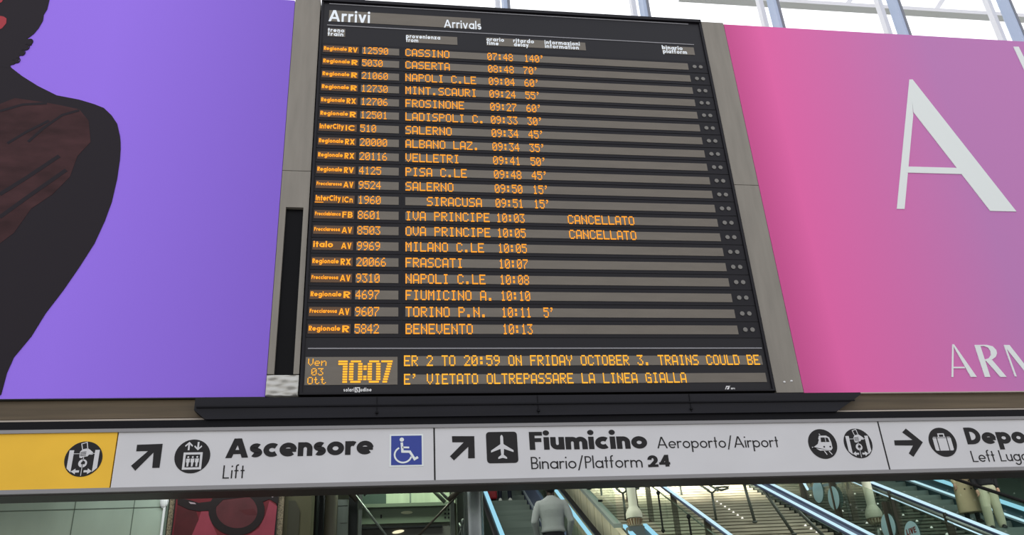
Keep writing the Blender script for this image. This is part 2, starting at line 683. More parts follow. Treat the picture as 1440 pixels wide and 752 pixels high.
def text_layout(txt, w, xh, ex, gap):
    x, out = 0.0, []
    for ch in txt:
        S, adv = glyph(ch, w, xh, ex)
        out.append((x, S))
        x += adv + gap
    return out, x - gap


def put_text(mb, txt, x0, x1, z0, z1, cap, y0, y1, w=0.1, xh=0.62, ex=1.0, gap=0.09):
    """baseline from (x0, z0) to (x1, z1) in the x-z plane"""
    lay, tot = text_layout(txt, w, xh, ex, gap)
    kx = (x1 - x0) / tot

    def mx(p, ox):
        u = p[0] + ox
        return (x0 + u * kx, z0 + (z1 - z0) * u / tot + p[1] * cap)
    for ox, S in lay:
        for k, s in enumerate(S):
            yk = y0 - 0.0004 * k
            if s[0] == 's':
                mb.ribbon(s[1], s[3], yk, y1, s[2], lambda p, ox=ox: mx(p, ox))
            else:
                mb.prism([mx(p, ox) for p in s[1]], yk, y1)


def px_text(mb, txt, xl, yl, xr, yr, hcap, Y, th=0.003, **k):
    a, b, c = at(xl, yl, Y), at(xr, yr, Y), at(xl, yl - hcap, Y)
    put_text(mb, txt, a.x, b.x, a.z, b.z, c.z - a.z, Y - th, Y + 0.002, **k)


# ------------------------------------------------------------------ dot-matrix lettering
DOT = {'A': '7E1111117E', 'B': '7F49494936', 'C': '3E41414122', 'D': '7F4141413E', 'E': '7F49494941', 'F': '7F09090901', 'G': '3E4149497A',
       'H': '7F0808087F', 'I': '00417F4100', 'L': '7F40404040', 'M': '7F020C027F', 'N': '7F0408107F', 'O': '3E4141413E', 'P': '7F09090906',
       'R': '7F09192946', 'S': '4649494931', 'T': '01017F0101', 'U': '3F4040403F', 'V': '1F2040201F', 'Y': '0708700807', 'Z': '6151494543',
       '0': '3E5149453E', '1': '00427F4000', '2': '4261514946', '3': '2141454B31', '4': '1814127F10', '5': '2745454539', '6': '3C4A494930',
       '7': '0171090503', '8': '3649494936', '9': '064949291E', '.': '0060600000', ',': '0050300000', ':': '0036360000', "'": '0005030000',
       'e': '3854545418', 'n': '7C08040478', 't': '043F444020', ' ': '0000000000'}


def dots(mb, txt, x0, zb, dx, dz, Y, fill=0.86, pitch=6):
    for i, ch in enumerate(txt):
        g = DOT[ch]
        for c in range(5):
            bits = int(g[2 * c:2 * c + 2], 16)
            for r in range(7):
                if bits >> r & 1:
                    cx, cz = x0 + (i * pitch + c + 0.5) * dx, zb + (6 - r + 0.5) * dz
                    hx, hz = dx * fill / 2, dz * fill / 2
                    i0 = len(mb.v)
                    mb.v += [Vector((cx - hx, Y, cz - hz)), Vector((cx + hx, Y, cz - hz)), Vector((cx + hx, Y, cz + hz)), Vector((cx - hx, Y, cz + hz))]
                    q = 0.6
                    mb.v += [Vector((cx - hx * q, Y - 0.004, cz - hz * q)), Vector((cx + hx * q, Y - 0.004, cz - hz * q)),
                             Vector((cx + hx * q, Y - 0.004, cz + hz * q)), Vector((cx - hx * q, Y - 0.004, cz + hz * q))]
                    mb.f.append((i0 + 4, i0 + 5, i0 + 6, i0 + 7))
                    for k in range(4):
                        j = (k + 1) % 4
                        mb.f.append((i0 + k, i0 + j, i0 + 4 + j, i0 + 4 + k))


# ================================================================== THE SETTING
BX0, BX1, BZ0, BZ1 = -0.843, 4.492, 4.68, 10.27
struct('floor', MB().box(-16, 22, -14, 30, -0.2, 0.0), M_floor, 'grey stone concourse floor below the boards', 'floor')
struct('wall_front', MB().box(-9, 16, 9.16, 9.4, 4.30, 10.22), M_wall, 'grey wall behind the two posters and the board', 'wall')
struct('ceiling', MB().box(-8, 20, 9.2, 28, 9.75, 9.95), M_hall, 'plain ceiling over the stairs and escalators', 'ceiling')
struct('wall_back', MB().box(-8, 20, 27.5, 27.8, 0, 9.75), M_hall, 'pale wall at the head of the stairs', 'wall')
struct('wall_left', MB().box(-8, -7.8, 9.4, 27.5, 0, 9.75), M_hall, 'wall closing the stair hall at one end', 'wall')
struct('wall_right', MB().box(19.8, 20, 9.4, 27.5, 0, 9.75), M_hall, 'wall closing the stair hall at the far end', 'wall')

# cladding strips beside the board
lz = at(415, 240).z
rz_ = at(1050, 260).z
cl0, cl1 = -1.19, BX0 - 0.015
sl = [at(402, 291), at(428, 291), at(411, 528), at(385, 528)]
sx0, sx1, sz0, sz1 = sl[3].x * .5 + sl[0].x * .5, sl[1].x * .5 + sl[2].x * .5, sl[3].z, sl[0].z
b = MB()
b.box(cl0, cl1, 9.0, 9.16, lz + 0.004, 10.28)
b.box(cl0, cl1, 9.0, 9.16, sz1, lz - 0.004)
b.box(cl0, sx0, 9.0, 9.16, 4.92, sz1)
b.box(sx1, cl1, 9.0, 9.16, 4.92, sz1)
tr = struct('trim_1', b, M_clad, 'grey cladding strip between purple poster and arrivals board', 'wall cladding')
MB().box(sx0, sx1, 9.05, 9.15, sz0, sz1).build('dark_slot', M_slot, tr)
f = MB()
NX, NZ = 28, 24
for i in range(NX):
    for k in range(NZ):
        def fy(i, k):
            u, v = i / NX, k / NZ
            w = 0.010 * math.sin(7 * u + 5 * v) + 0.006 * math.sin(15 * u - 9 * v + 1) + 0.005 * math.cos(21 * v + 4 * u) + 0.01 * abs(math.sin(9 * v - 3 * u))
            return 8.988 - 0.55 * w * (1 if 0 < i < NX and 0 < k < NZ else 0.2)
        X = lambda i: cl0 + (cl1 - cl0) * i / NX
        Z = lambda k: 4.675 + (sz0 - 4.675) * k / NZ
        f.face([(X(i), fy(i, k), Z(k)), (X(i + 1), fy(i + 1, k), Z(k)), (X(i + 1), fy(i + 1, k + 1), Z(k + 1)), (X(i), fy(i, k + 1), Z(k + 1))])
f.box(cl0, cl1, 9.0, 9.16, 4.675, sz0)
tag(f.build('metal_foil', M_clad_foil, tr, smooth=True), 'crumpled bright metal foil at the foot of the strip')
b = MB()
b.box(BX1 + 0.015, 4.84, 9.0, 9.16, rz_ + 0.004, 10.26)
b.box(BX1 + 0.015, 4.84, 9.0, 9.16, 4.665, rz_ - 0.004)
tr2 = struct('trim_2', b, M_clad, 'grey cladding strip between arrivals board and pink poster', 'wall cladding')
b = MB()
for px, py in ((1103, 537), (1113, 535.5)):
    p = at(px, py)
    b.ball((p.x, 9.0, p.z), 0.016, 0.01, 0.012, 10, 6)
b.build('screw', M_white_ink, tr2)

# fascia, trough and beam under the boards
struct('trim_3', MB().prism([(-9, 4.46), (5.2, 4.46), (14, 4.46), (14, 4.655), (-9, 4.655)], 9.03, 9.18), M_fascia,
       'brown metal fascia under the posters', 'fascia')
struct('trim_4', MB().box(-9, 14, 8.97, 9.18, 4.405, 4.435), M_edge, 'thin pale metal edge under the brown fascia', 'fascia edge')
struct('trim_5', MB().box(-9, 14, 8.93, 9.2, 4.24, 4.405), M_beam, 'black beam standing for the dark gap above the direction sign', 'beam')  # black box put in for the shaded gap above the sign
xa, xb = at(273, 575, 8.9).x, at(1212, 560, 8.9).x
xc = at(1178, 583, 8.9).x
tb = MB()
tb.prism([(xa + 0.12, 4.40), (xc, 4.40), (xb, 4.60), (xb, 4.625), (xa, 4.625), (xa, 4.50)], 8.9, 9.0)
trough = struct('trim_6', tb, M_box, 'long black cable trough under the arrivals board', 'trough')
tb = MB()
tb.box(xa + .02, xb - 0.1, 8.885, 8.9, 4.52, 4.535)
for px in (530, 757, 972):
    p = at(px, 575, 8.9)
    tb.box(p.x - 0.004, p.x + 0.004, 8.893, 8.9, 4.42, 4.62)
    tb.box(p.x - 0.015, p.x + 0.015, 8.88, 8.9, 4.44, 4.46)
tb.build('trough_seam', M_beam, trough)

# windows above
mull_px = [(712, 8), (909, 22), (1097, 37), (1272, 43), (1434, 50)]
mx_ = [at(px, py, 9.3).x for px, py in mull_px]
step_ = (mx_[-1] - mx_[0]) / 4
mx_ = [mx_[0] - step_ * 3, mx_[0] - step_ * 2, mx_[0] - step_] + mx_ + [mx_[-1] + step_, mx_[-1] + step_ * 2]
for i in range(len(mx_) - 1):
    g = MB().box(mx_[i] + 0.045, mx_[i + 1] - 0.045, 9.32, 9.33, 10.24, 13.9)
    w_ = struct('window_%d' % (i + 1), g, M_glass_win, 'tall clear window pane over the boards', 'window')
    w_['group'] = 'panes of the high window'
for i, x in enumerate(mx_):
    b = MB().box(x - 0.045, x + 0.045, 9.24, 9.42, 10.2, 14.0)
    o = struct('trim_%d' % (i + 10), b, M_mull, 'grey window mullion above the boards', 'mullion')
    o['group'] = 'mullions of the high window'
    MB().box(x + 0.008, x + 0.046, 9.232, 9.24, 10.2, 14.0).build('shaded_face_strip', mat('mullion_shaded', (124, 128, 138), 0.5), o)  # darker strip added for the mullion's shaded right face
    fr = MB().box(x - 0.12, x - 0.05, 9.5, 9.6, 10.42, 14.0).box(x - 0.12, x + 0.0, 9.42, 9.6, 10.36, 10.42)
    fr.build('frame_bar', M_white_paint, o)
pz = at(1300, 12, 10.4).z
oc = struct('trim_7', MB().box(at(960, 5, 10.4).x, 16, 10.4, 10.55, pz - 0.05, pz + 0.03), M_white_paint, 'white outside gutter seen through the high window', 'gutter')
b = MB()
for px in (1312, 1190):
    p = at(px, 6, 10.5)
    b.hexa([(p.x - 0.1, 10.45, pz), (p.x, 10.45, pz), (p.x, 10.52, pz), (p.x - 0.1, 10.52, pz)],
           [(p.x + 0.3, 10.45, pz + 0.5), (p.x + 0.4, 10.45, pz + 0.5), (p.x + 0.4, 10.52, pz + 0.5), (p.x + 0.3, 10.52, pz + 0.5)])
b.build('gutter_bracket', M_white_paint, oc)

# ================================================================== ARRIVALS BOARD
board = thing('arrivals_board', ((BX0 + BX1) / 2, 9.1, BZ0), 'huge black station arrivals board with twenty rows of amber lettering', 'information board')
YB = 9.0
MB().box(BX0, BX1, YB, 9.16, BZ0, BZ1).build('housing', M_black, board)
b = MB()
b.box(BX0, BX0 + 0.03, YB - 0.02, YB, BZ0, BZ1)
b.box(BX1 - 0.03, BX1, YB - 0.02, YB, BZ0, BZ1)
b.box(BX0, BX1, YB - 0.025, YB, BZ0, BZ0 + 0.02)
b.box(BX0, BX1, YB - 0.03, YB, BZ1 - 0.05, BZ1)
b.build('bezel', M_black2, board)
for (xl, yl, xr, yr) in ((463, 5.6, 967.6, 34), (460, 35.6, 975.6, 62.8), (433, 490.5, 1071, 489)):
    b = MB()
    a_, c_ = at(xl, yl), at(xr, yr)
    z = (a_.z + c_.z) / 2
    b.box(a_.x, c_.x, YB - 0.006, YB, z - 0.006, z + 0.006)
    b.build('divider_line', M_line, board)


def strip(name, x0, x1, z0, z1, parent, mt=None, y=None):
    return MB().box(x0, x1, (y or YB) - 0.004, (y or YB), z0, z1).build(name, mt or M_strip, parent)


# header words
z0, z1 = at(463, 30).z, at(463, 14.5).z
hp = strip('header_display', at(463, 20).x, at(676, 34).x, z0, z1, board, M_strip)
b = MB()
px_text(b, 'Arrivi', 462, 29.6, 520, 32.4, 15.5, YB - 0.005, w=0.17, xh=0.72, ex=0.95, gap=0.13)
b.build('white_lettering', M_white_led, hp)
b = MB()
px_text(b, 'Arrivals', 624.5, 38.5, 677, 41.5, 10.8, YB - 0.005, w=0.14, xh=0.72, ex=0.95, gap=0.13)
b.build('white_lettering', M_white_led, hp)
# column headings
heads = [(460.5, 485.5, 46, [('treno', 461, 484, 46.5), ('train', 461, 483, 51.5)], 41, 52.0),
         (571, 643, 56, [('provenienza', 571, 619, 54.5), ('from', 571, 588, 58.5)], 48.5, 60),
         (684, 823, 62, [('orario', 684.5, 709, 59), ('time', 684.5, 701, 64.5), ('ritardo', 722, 751, 61.5), ('delay', 722.5, 743, 66),
                         ('informazioni', 766, 815, 64.5), ('information', 766, 813, 69.5)], 54.5, 70),
         (931, 976, 71, [('binario', 931.5, 960, 71.5), ('platform', 932, 965, 76.5)], 66, 77)]
for xl, xr, ym, words, yt, yb in heads:
    xm = (xl + xr) / 2
    ss = 0.058
    zt, zb = at(xl, yt).z, at(xl, yb - (0 if xl > 900 else 0)).z
    ya = ym
    zc = at(xm, ym).z
    hh = 0.068
    s_ = strip('heading_display', at(xl, ym).x, at(xr, ym).x, zc - hh, zc + hh, board)
    for t, a_, c_, yb_ in words:
        b = MB()
        first = t in ('treno', 'provenienza', 'orario', 'ritardo', 'informazioni', 'binario')
        zz = zc + (0.008 if first else -0.060)
        put_text(b, t, at(a_, ym).x, at(c_, ym).x, zz, zz, 0.064, YB - 0.008, YB - 0.003, w=0.17, xh=0.68, ex=0.95, gap=0.16)
        b.build('white_lettering', M_white_led, s_)

rows = [('Regionale', 'RV', '12590', 'CASSINO', '07:48', "140'", ''), ('Regionale', 'R', '5030', 'CASERTA', '08:48', "70'", ''),
        ('Regionale', 'R', '21060', 'NAPOLI C.LE', '09:04', "60'", ''), ('Regionale', 'R', '12730', 'MINT.SCAURI', '09:24', "55'", ''),
        ('Regionale', 'RX', '12706', 'FROSINONE', '09:27', "60'", ''), ('Regionale', 'R', '12501', 'LADISPOLI C.', '09:33', "30'", ''),
        ('InterCity', 'IC', '510', 'SALERNO', '09:34', "45'", ''), ('Regionale', 'RX', '20000', 'ALBANO LAZ.', '09:34', "35'", ''),
        ('Regionale', 'RX', '20116', 'VELLETRI', '09:41', "50'", ''), ('Regionale', 'RV', '4125', 'PISA C.LE', '09:48', "45'", ''),
        ('Frecciarossa', 'AV', '9524', 'SALERNO', '09:50', "15'", ''), ('InterCity', 'ICn', '1960', '   SIRACUSA', '09:51', "15'", ''),
        ('Frecciabianca', 'FB', '8601', 'IVA PRINCIPE', '10:03', '', 'CANCELLATO'), ('Frecciarossa', 'AV', '8503', 'OVA PRINCIPE', '10:05', '', 'CANCELLATO'),
        ('italo', 'AV', '9969', 'MILANO C.LE', '10:05', '', ''), ('Regionale', 'RX', '20066', 'FRASCATI', '10:07', '', ''),
        ('Frecciarossa', 'AV', '9310', 'NAPOLI C.LE', '10:08', '', ''), ('Regionale', 'R', '4697', 'FIUMICINO A.', '10:10', '', ''),
        ('Frecciarossa', 'AV', '9607', 'TORINO P.N.', '10:11', "5'", ''), ('Regionale', 'R', '5842', 'BENEVENTO', '10:13', '', '')]
X_c0, X_c1 = at(433, 463).x, at(493, 463).x
X_n0, X_n1 = at(498, 463).x, at(560, 463).x
X_d0, X_d1 = at(570, 463).x, at(1037, 463).x
X_t = at(706.5, 463).x
X_2 = at(750.5, 285).x
X_1 = at(764, 438).x
X_3 = at(737, 81).x
X_ca = at(798, 308).x
DX = (at(664, 463).x - at(569.5, 463).x) / 53
DXT = (at(746.5, 463).x - at(706.5, 463).x) / 27.5
DXN = (at(532, 463).x - at(498, 463).x) / 23
DXC = (at(891, 308).x - at(798, 308).x) / 59
L1, L2 = at(1047.5, 463), at(1057.5, 463)
PIT = (9.407 - 5.440) / 19
HB = 0.056
for i, (cat_, suf, num, dest, tm, dl, note) in enumerate(rows):
    zc = 9.407 - PIT * i
    mod = MB().box(BX0 + 0.035, X_d0 - 0.045, YB - 0.006, YB, zc - 0.098, zc + 0.098).box(X_d0 - 0.035, BX1 - 0.035, YB - 0.006, YB, zc - 0.098, zc + 0.098)
    row = mod.build('row_panel', M_black2, board)
    yy = YB - 0.006
    strip('category_display', X_c0, X_c1, zc - HB, zc + HB, row, M_strip_warm, yy)
    strip('number_display', X_n0, X_n1, zc - HB, zc + HB, row, M_strip, yy)
    strip('destination_display', X_d0, X_d1, zc - HB, zc + HB, row, M_strip, yy)
    b = MB()
    yt = yy - 0.006
    wide = cat_ not in ('InterCity', 'italo')
    xe = X_c0 + 0.012 + (0.345 if wide and suf != 'AV' else (0.36 if suf == 'AV' and cat_ != 'italo' else (0.36 if cat_ == 'InterCity' else 0.22)))
    xs = X_c1 - (0.145 if len(suf) == 2 else (0.10 if len(suf) == 1 else 0.15))
    xe = min(xe, xs - 0.012)
    if cat_ == 'Frecciarossa' or cat_ == 'Frecciabianca':
        put_text(b, cat_, X_c0 + 0.01, xe, zc - 0.016, zc - 0.016, 0.046, yt - 0.003, yt + 0.004, w=0.20, xh=0.7, gap=0.12)
    else:
        put_text(b, cat_, X_c0 + 0.01, xe, zc - 0.022, zc - 0.022, 0.056 if wide else 0.074, yt - 0.003, yt + 0.004, w=0.19, xh=0.7, gap=0.12)
    b.build('amber_lettering', M_led, row)
    b = MB()
    put_text(b, suf, xs + 0.01, X_c1 - 0.02, zc - 0.04, zc - 0.04, 0.078, yt - 0.003, yt + 0.004, w=0.17, xh=0.7, gap=0.16)
    if cat_ == 'InterCity' and i > 8:
        b.box(X_c0, X_c0 + 0.1, yt - 0.003, yt, zc - 0.05, zc - 0.042)
    b.build('amber_lettering', M_led, row)
    b = MB()
    dots(b, num, X_n0 + 0.006, zc - 0.056, DXN, 0.0165, yt, 0.9)
    b.build('amber_lettering', M_led, row)
    b = MB()
    dots(b, dest, X_d0 + 0.002, zc - 0.062, DX, 0.0182, yt, 0.9)
    b.build('amber_lettering', M_led, row)
    b = MB()
    dots(b, tm, X_t, zc - 0.062, DXT, 0.0182, yt, 0.9)
    if dl:
        b.build('amber_lettering', M_led, row)
        b = MB()
        dots(b, dl, {2: X_1, 3: X_2, 4: X_3}[len(dl)], zc - 0.062, DXT, 0.0182, yt, 0.9)
    if note:
        b.build('amber_lettering', M_led, row)
        b = MB()
        dots(b, note, X_ca, zc - 0.062, DXC, 0.0182, yt, 0.9)
    b.build('amber_lettering', M_led, row)
    for p in (L1, L2):
        r_ = 0.028
        b = MB()
        b.prism(ell(p.x, zc + 0.004, r_, r_, 16), yy - 0.008, yy)
        b.build('indicator_lamp', M_lamp_off, row)

# clock and messages
ya, yb_ = at(430, 502), at(559, 541)
ck = strip('clock_display', ya.x, at(559, 520).x, at(430, 541.5).z, at(430, 502).z, board, M_strip)
b = MB()
ckz = [at(560, 538.5).z, at(560, 506.5).z]
seg_x = [at(x, 522).x for x in (475, 487, 489.5, 508.5, 511, 517, 519, 539, 541, 552)]
yk = YB - 0.006


def bars(poly):
    lo, hi = ckz
    b.prism([(x, lo + (hi - lo) * z) for x, z in poly], yk - 0.004, yk)


def X(px):
    return at(px, 522).x


NBAR = 9
t_ = 0.16
for k in range(NBAR):
    za, zb = (k + 0.18) / NBAR, (k + 0.84) / NBAR
    mid = (za + zb) / 2
    # 1
    bars([(X(482), za), (X(488.5), za), (X(488.5), zb), (X(482), zb)])
    if k in (7, 8):
        bars([(X(475.5), za), (X(482), za), (X(482), zb), (X(475.5), zb)])
    for (p, q) in ((491, 509.5), (517, 535)):
        if k in (0, NBAR - 1):
            bars([(X(p + 2), za), (X(q - 2), za), (X(q - 2), zb), (X(p + 2), zb)])
        else:
            bars([(X(p), za), (X(p + 6), za), (X(p + 6), zb), (X(p), zb)])
            bars([(X(q - 6), za), (X(q), za), (X(q), zb), (X(q - 6), zb)])
    if k in (1, 2, 5, 6):
        bars([(X(511), za), (X(515.5), za), (X(515.5), zb), (X(511), zb)])
    # 7
    if k == NBAR - 1:
        bars([(X(536), za), (X(552), za), (X(552), zb), (X(536), zb)])
    else:
        o_ = 537.5 + 8.5 * mid
        bars([(X(o_), za), (X(o_ + 6.5), za), (X(o_ + 6.5), zb), (X(o_), zb)])
b.build('clock_digits', M_led_hot, ck)
b = MB()
for t, yb2, xl in (('Ven', 514.5, 433), ('03', 528, 437.5), ('Ott', 540.5, 432)):
    p = at(xl, yb2)
    b = MB()
    dots(b, t, p.x, p.z, 0.0115, 0.0118, YB - 0.006, 0.85)
    b.build('amber_lettering', M_led_hot, ck)
for txt, xl, xr, yt_, yb2, xs in (('ER 2 TO 20:59 ON FRIDAY OCTOBER 3. TRAINS COULD BE', 568, 1069, 500.5, 514, 1073),
                                  ("E' VIETATO OLTREPASSARE LA LINEA GIALLA", 568, 966, 526, 539.5, 1079)):
    zt, zb = at(720, yt_).z, at(720, yb2).z
    s_ = strip('message_display', at(569, yb2).x, at(xs, yb2).x, zb, zt, board)
    b = MB()
    n = len(txt) * 6 - 1
    x0, x1 = at(xl, yb2).x, at(xr, yb2).x
    q = 0
    for word in txt.split(' '):
        b = MB()
        dots(b, word, x0 + q * 6 * (x1 - x0) / n, zb - 0.004, (x1 - x0) / n, (zt - zb + 0.012) / 7, YB - 0.008, 0.9)
        b.build('amber_lettering', M_led_hot, s_)
        q += len(word) + 1
b = MB()
px_text(b, 'solari', 483, 550.5, 498, 550.4, 5.0, YB, w=0.22, xh=0.72, gap=0.16)
px_text(b, 'udine', 506.5, 550.3, 522.5, 550.2, 5.0, YB, w=0.22, xh=0.72, gap=0.16)
p, q = at(499.5, 551), at(505.5, 545)
b.ribbon([(p.x, p.z), (p.x, q.z), (q.x, q.z), (q.x, p.z)], 0.01, YB - 0.003, YB, True)
b.ribbon([(p.x + .01, q.z), (q.x - .012, p.z - 0.012)], 0.012, YB - 0.003, YB)
b.build('maker_plate', M_white_ink, board)
b = MB()
p = lambda x, y: (at(x, y).x, at(x, y).z)
b.prism([p(1021.2, 542.5), p(1026.5, 542.5), p(1025.3, 544), p(1022, 544), p(1020.5, 547.5), p(1019.5, 547.5)], YB - 0.003, YB)
b.prism([p(1023.2, 545), p(1026.8, 541.8), p(1024.8, 547.6), p(1021.8, 547.6)], YB - 0.003, YB)
px_text(b, 'RFI', 1028, 547.4, 1033.5, 547.4, 2.2, YB, w=0.2)
b.build('operator_logo', M_white_ink, board)

# ================================================================== POSTERS
pz0, pz1 = 4.665, 10.22
px0, px1 = -5.6, -1.195
poster = thing('advertising_poster', ((px0 + px1) / 2, 9.1, pz0), 'large purple poster with a dark-jacketed figure, beside the board', 'poster')
MB().box(px0, px1, 9.0, 9.13, pz0, pz1).build('printed_sheet', M_purple, poster, origin=((px0 + px1) / 2, 9.0, pz0))
b = MB().box(px0, px1, 8.99, 9.15, pz0 - 0.012, pz0)
b.build('frame', M_dark, poster)
z_ = lambda k, ox, oy, pts: [(at(ox + x / k, oy + y / k).x, at(ox + x / k, oy + y / k).z) for x, y in pts]
jac = z_(3.76, 0, 0, [(55, 355), (120, 405), (200, 455), (300, 505), (420, 528), (500, 552), (550, 572), (590, 610), (620, 655), (635, 720), (638, 752)])
jac += z_(2.032, 0, 200, [(345, 20), (343, 50), (335, 105), (320, 170), (300, 225), (270, 290), (225, 360), (180, 425), (130, 490), (90, 555), (40, 615), (20, 660), (4, 720)])
lx = px0 + 0.02
jac += [(jac[-1][0] - 0.03, pz0 + 0.01), (lx, pz0 + 0.01), (lx, 8.6), (lx, 9.4)]
fg = MB().prism(jac, 8.994, 9.0).build('printed_jacket', M_fig, poster)
red = z_(3.76, 0, 0, [(-20, 560), (80, 520), (250, 545), (330, 560), (420, 580), (470, 640), (480, 752)])
red += z_(2.032, 0, 200, [(222, 40), (200, 100), (150, 150), (90, 190), (40, 260), (0, 290)])
red += [(lx, 7.2), (lx, 8.7)]
MB().prism(red, 8.992, 8.995).build('printed_jacket_folds', M_fig_red, fg)
for fold in ([(0, 590), (120, 555), (250, 548)], [(150, 752), (230, 680), (330, 610), (420, 585)], [(40, 760), (140, 700), (260, 640)]):
    b = MB()
    q_ = z_(3.76, 0, 0, fold)
    b.ribbon(q_, 0.035, 8.9905, 8.995)
    b.build('printed_fold', M_fig, fg)
for fold in ([(0, 150), (80, 100), (170, 40)], [(0, 215), (90, 150), (190, 80)]):
    b = MB()
    b.ribbon(z_(2.032, 0, 200, fold), 0.05, 8.9905, 8.995)
    b.build('printed_fold', M_fig, fg)
hair = z_(3.76, 0, 0, [(264, -8), (250, 50), (232, 80), (228, 110), (205, 150), (180, 180), (150, 203), (140, 205), (172, 212), (168, 240), (150, 246), (152, 260), (128, 268), (130, 292), (104, 296), (98, 330), (55, 348), (58, 356), (62, 362)])
hair += [(lx, 9.0), (lx, 9.4), (lx, 10.2)]
hr = MB().prism(hair, 8.993, 9.0)
for (x, y, r) in ((160, 222, 14), (140, 250, 16), (118, 280, 15), (92, 320, 14), (70, 330, 12)):
    c_ = at(x / 3.76, y / 3.76)
    hr.ribbon(arc(c_.x, c_.z, r * 0.0022, r * 0.003, -150, 120, 12), 0.008, 8.992 - r * 0.0001, 9.0)
hr.build('printed_hair', M_fig, poster)
skin = z_(3.76, 0, 0, [(-8, 85), (20, 90), (36, 100), (34, 125), (12, 152), (-8, 160)])
MB().prism(skin, 8.99, 8.995).build('printed_face', M_fig_skin, poster)
skin = z_(3.76, 0, 0, [(-8, -6), (22, -6), (10, 14), (-8, 22)])
MB().prism(skin, 8.99, 8.995).build('printed_face', M_fig_skin, poster)

qx0, qx1, qz0, qz1 = 4.845, 12.0, 4.655, 10.235
pink = thing('advertising_poster', ((qx0 + qx1) / 2, 9.1, qz0), 'large pink poster with white capital letters, beside the board', 'poster')
MB().box(qx0, qx1, 9.0, 9.13, qz0, qz1).build('printed_sheet', M_pink, pink, origin=(7.1, 9.0, qz0))
b = MB().box(qx0, qx1, 8.99, 9.15, qz0 - 0.012, qz0)
b.build('frame', M_edge, pink)
b = MB()
Q = lambda pts, ox, oy, k: z_(k, ox, oy, pts)
y0_, y1_ = 8.993, 9.0
stag = [0]


def pr(poly):
    stag[0] += 1
    b.prism(poly, y0_ - 0.0006 * (stag[0] % 4), y1_)


pr(Q([(651, 527), (672, 527), (678, 560), (674, 600), (668, 660)], 1140, 0, 4.7) + Q([(676, 60), (619, 677), (568, 676)], 1140, 150, 4.7))
pr(Q([(651, 527), (672, 527)], 1140, 0, 4.7) + Q([(1358, 694), (1185, 690), (678, 38)], 1140, 150, 4.7))
pr(Q([(630, 397), (965, 406), (1000, 447), (630, 437)], 1140, 150, 4.7))
b.build('large_lettering', M_poster_white, pink)
b = MB()
tl, trr = at(1424.7, 66), at(1432.2, 66)
e1, e2 = at(1440, 99), at(1440, 82)
sl1 = (e1.x - tl.x) / (tl.z - e1.z)
H = tl.z - 7.0
pr([(tl.x, tl.z), (trr.x, trr.z), (trr.x + H * sl1 * 1.02 + 0.08, 7.0), (tl.x + H * sl1, 7.0)])
b.build('large_lettering', M_poster_white, pink)
b = MB()
k = (1240, 420, 5.37)
pr(Q([(530, 345), (541, 345), (538, 592), (525, 592)], *k))
pr(Q([(533, 515), (622, 515), (628, 526), (533, 526)], *k))
pr(Q([(530, 345), (543, 345), (715, 591), (670, 591)], *k))
pr(Q([(697, 350), (740, 350), (818, 591), (777, 591)], *k))
pr(Q([(697, 350), (790, 349), (835, 360), (862, 388), (868, 412), (858, 440), (830, 460), (790, 472), (776, 468), (776, 460), (806, 450), (822, 425), (818, 395), (800, 370), (770, 358), (700, 359)], *k))
pr(Q([(786, 470), (830, 462), (940, 591), (893, 591)], *k))
pr(Q([(918, 350), (930, 350), (1016, 588), (1003, 588)], *k))
pr(Q([(918, 350), (962, 350), (1150, 590), (1110, 590)], *k))
pr(Q([(1118, 590), (1140, 590), (1180, 350), (1160, 350)], *k))
pr(Q([(1172, 350), (1215, 350), (1290, 590), (1245, 590)], *k))
b.build('small_lettering', M_poster_white, pink)

# ================================================================== DIRECTION SIGN
YS = 8.8
SZ0, SZ1 = 3.70, 4.245
sign = thing('direction_sign', (2.0, 8.95, 3.66), 'long hanging sign of yellow and white panels below the boards', 'sign')
b = MB()
b.box(-6, 9.5, YS - 0.015, 9.12, SZ1, SZ1 + 0.035)
b.box(-6, 9.5, YS - 0.015, YS + 0.04, SZ0 - 0.04, SZ0)
b.build('frame', M_sign_frame, sign)
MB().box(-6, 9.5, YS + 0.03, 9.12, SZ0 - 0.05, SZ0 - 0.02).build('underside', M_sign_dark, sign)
S_ = lambda pts, ox, oy, k=3.722, Y=YS: [(at(ox + x / k, oy + y / k, Y).x, at(ox + x / k, oy + y / k, Y).z) for x, y in pts]
xd0, xd1, xd2 = -2.545, 0.562, 5.54


def panel(x0, x1, mt, label):
    o = MB().box(x0 + 0.006, x1 - 0.006, YS, 9.1, SZ0, SZ1).build('sign_panel', mt, sign)
    o['label'] = label
    return o


P0 = panel(-5.98, xd0, M_yellow, 'yellow panel with a ticket gate symbol')
P1 = panel(xd0, xd1, M_sign, 'white panel for the lift')
P2 = panel(xd1, xd2, M_sign, 'white panel for the airport platform')
P3 = panel(xd2, 9.48, M_sign, 'white panel for left luggage')
b = MB()
for x in (xd1, xd2):
    b.box(x - 0.008, x + 0.008, YS - 0.002, YS + 0.02, SZ0, SZ1)
b.build('joint', M_ink, sign)
yI, yW, yD = YS - 0.003, YS - 0.005, YS - 0.007


def disc(cx, cz, r):
    return ell(cx, cz, r, r, 40)


def icon(parent, layers, name='pictogram'):
    """layers: list of (material, [polys], depth)"""
    base = None
    for mt, polys, y in layers:
        b = MB()
        for q in polys:
            b.prism(q, y, YS)
        o = b.build(name, mt, parent)
    return o


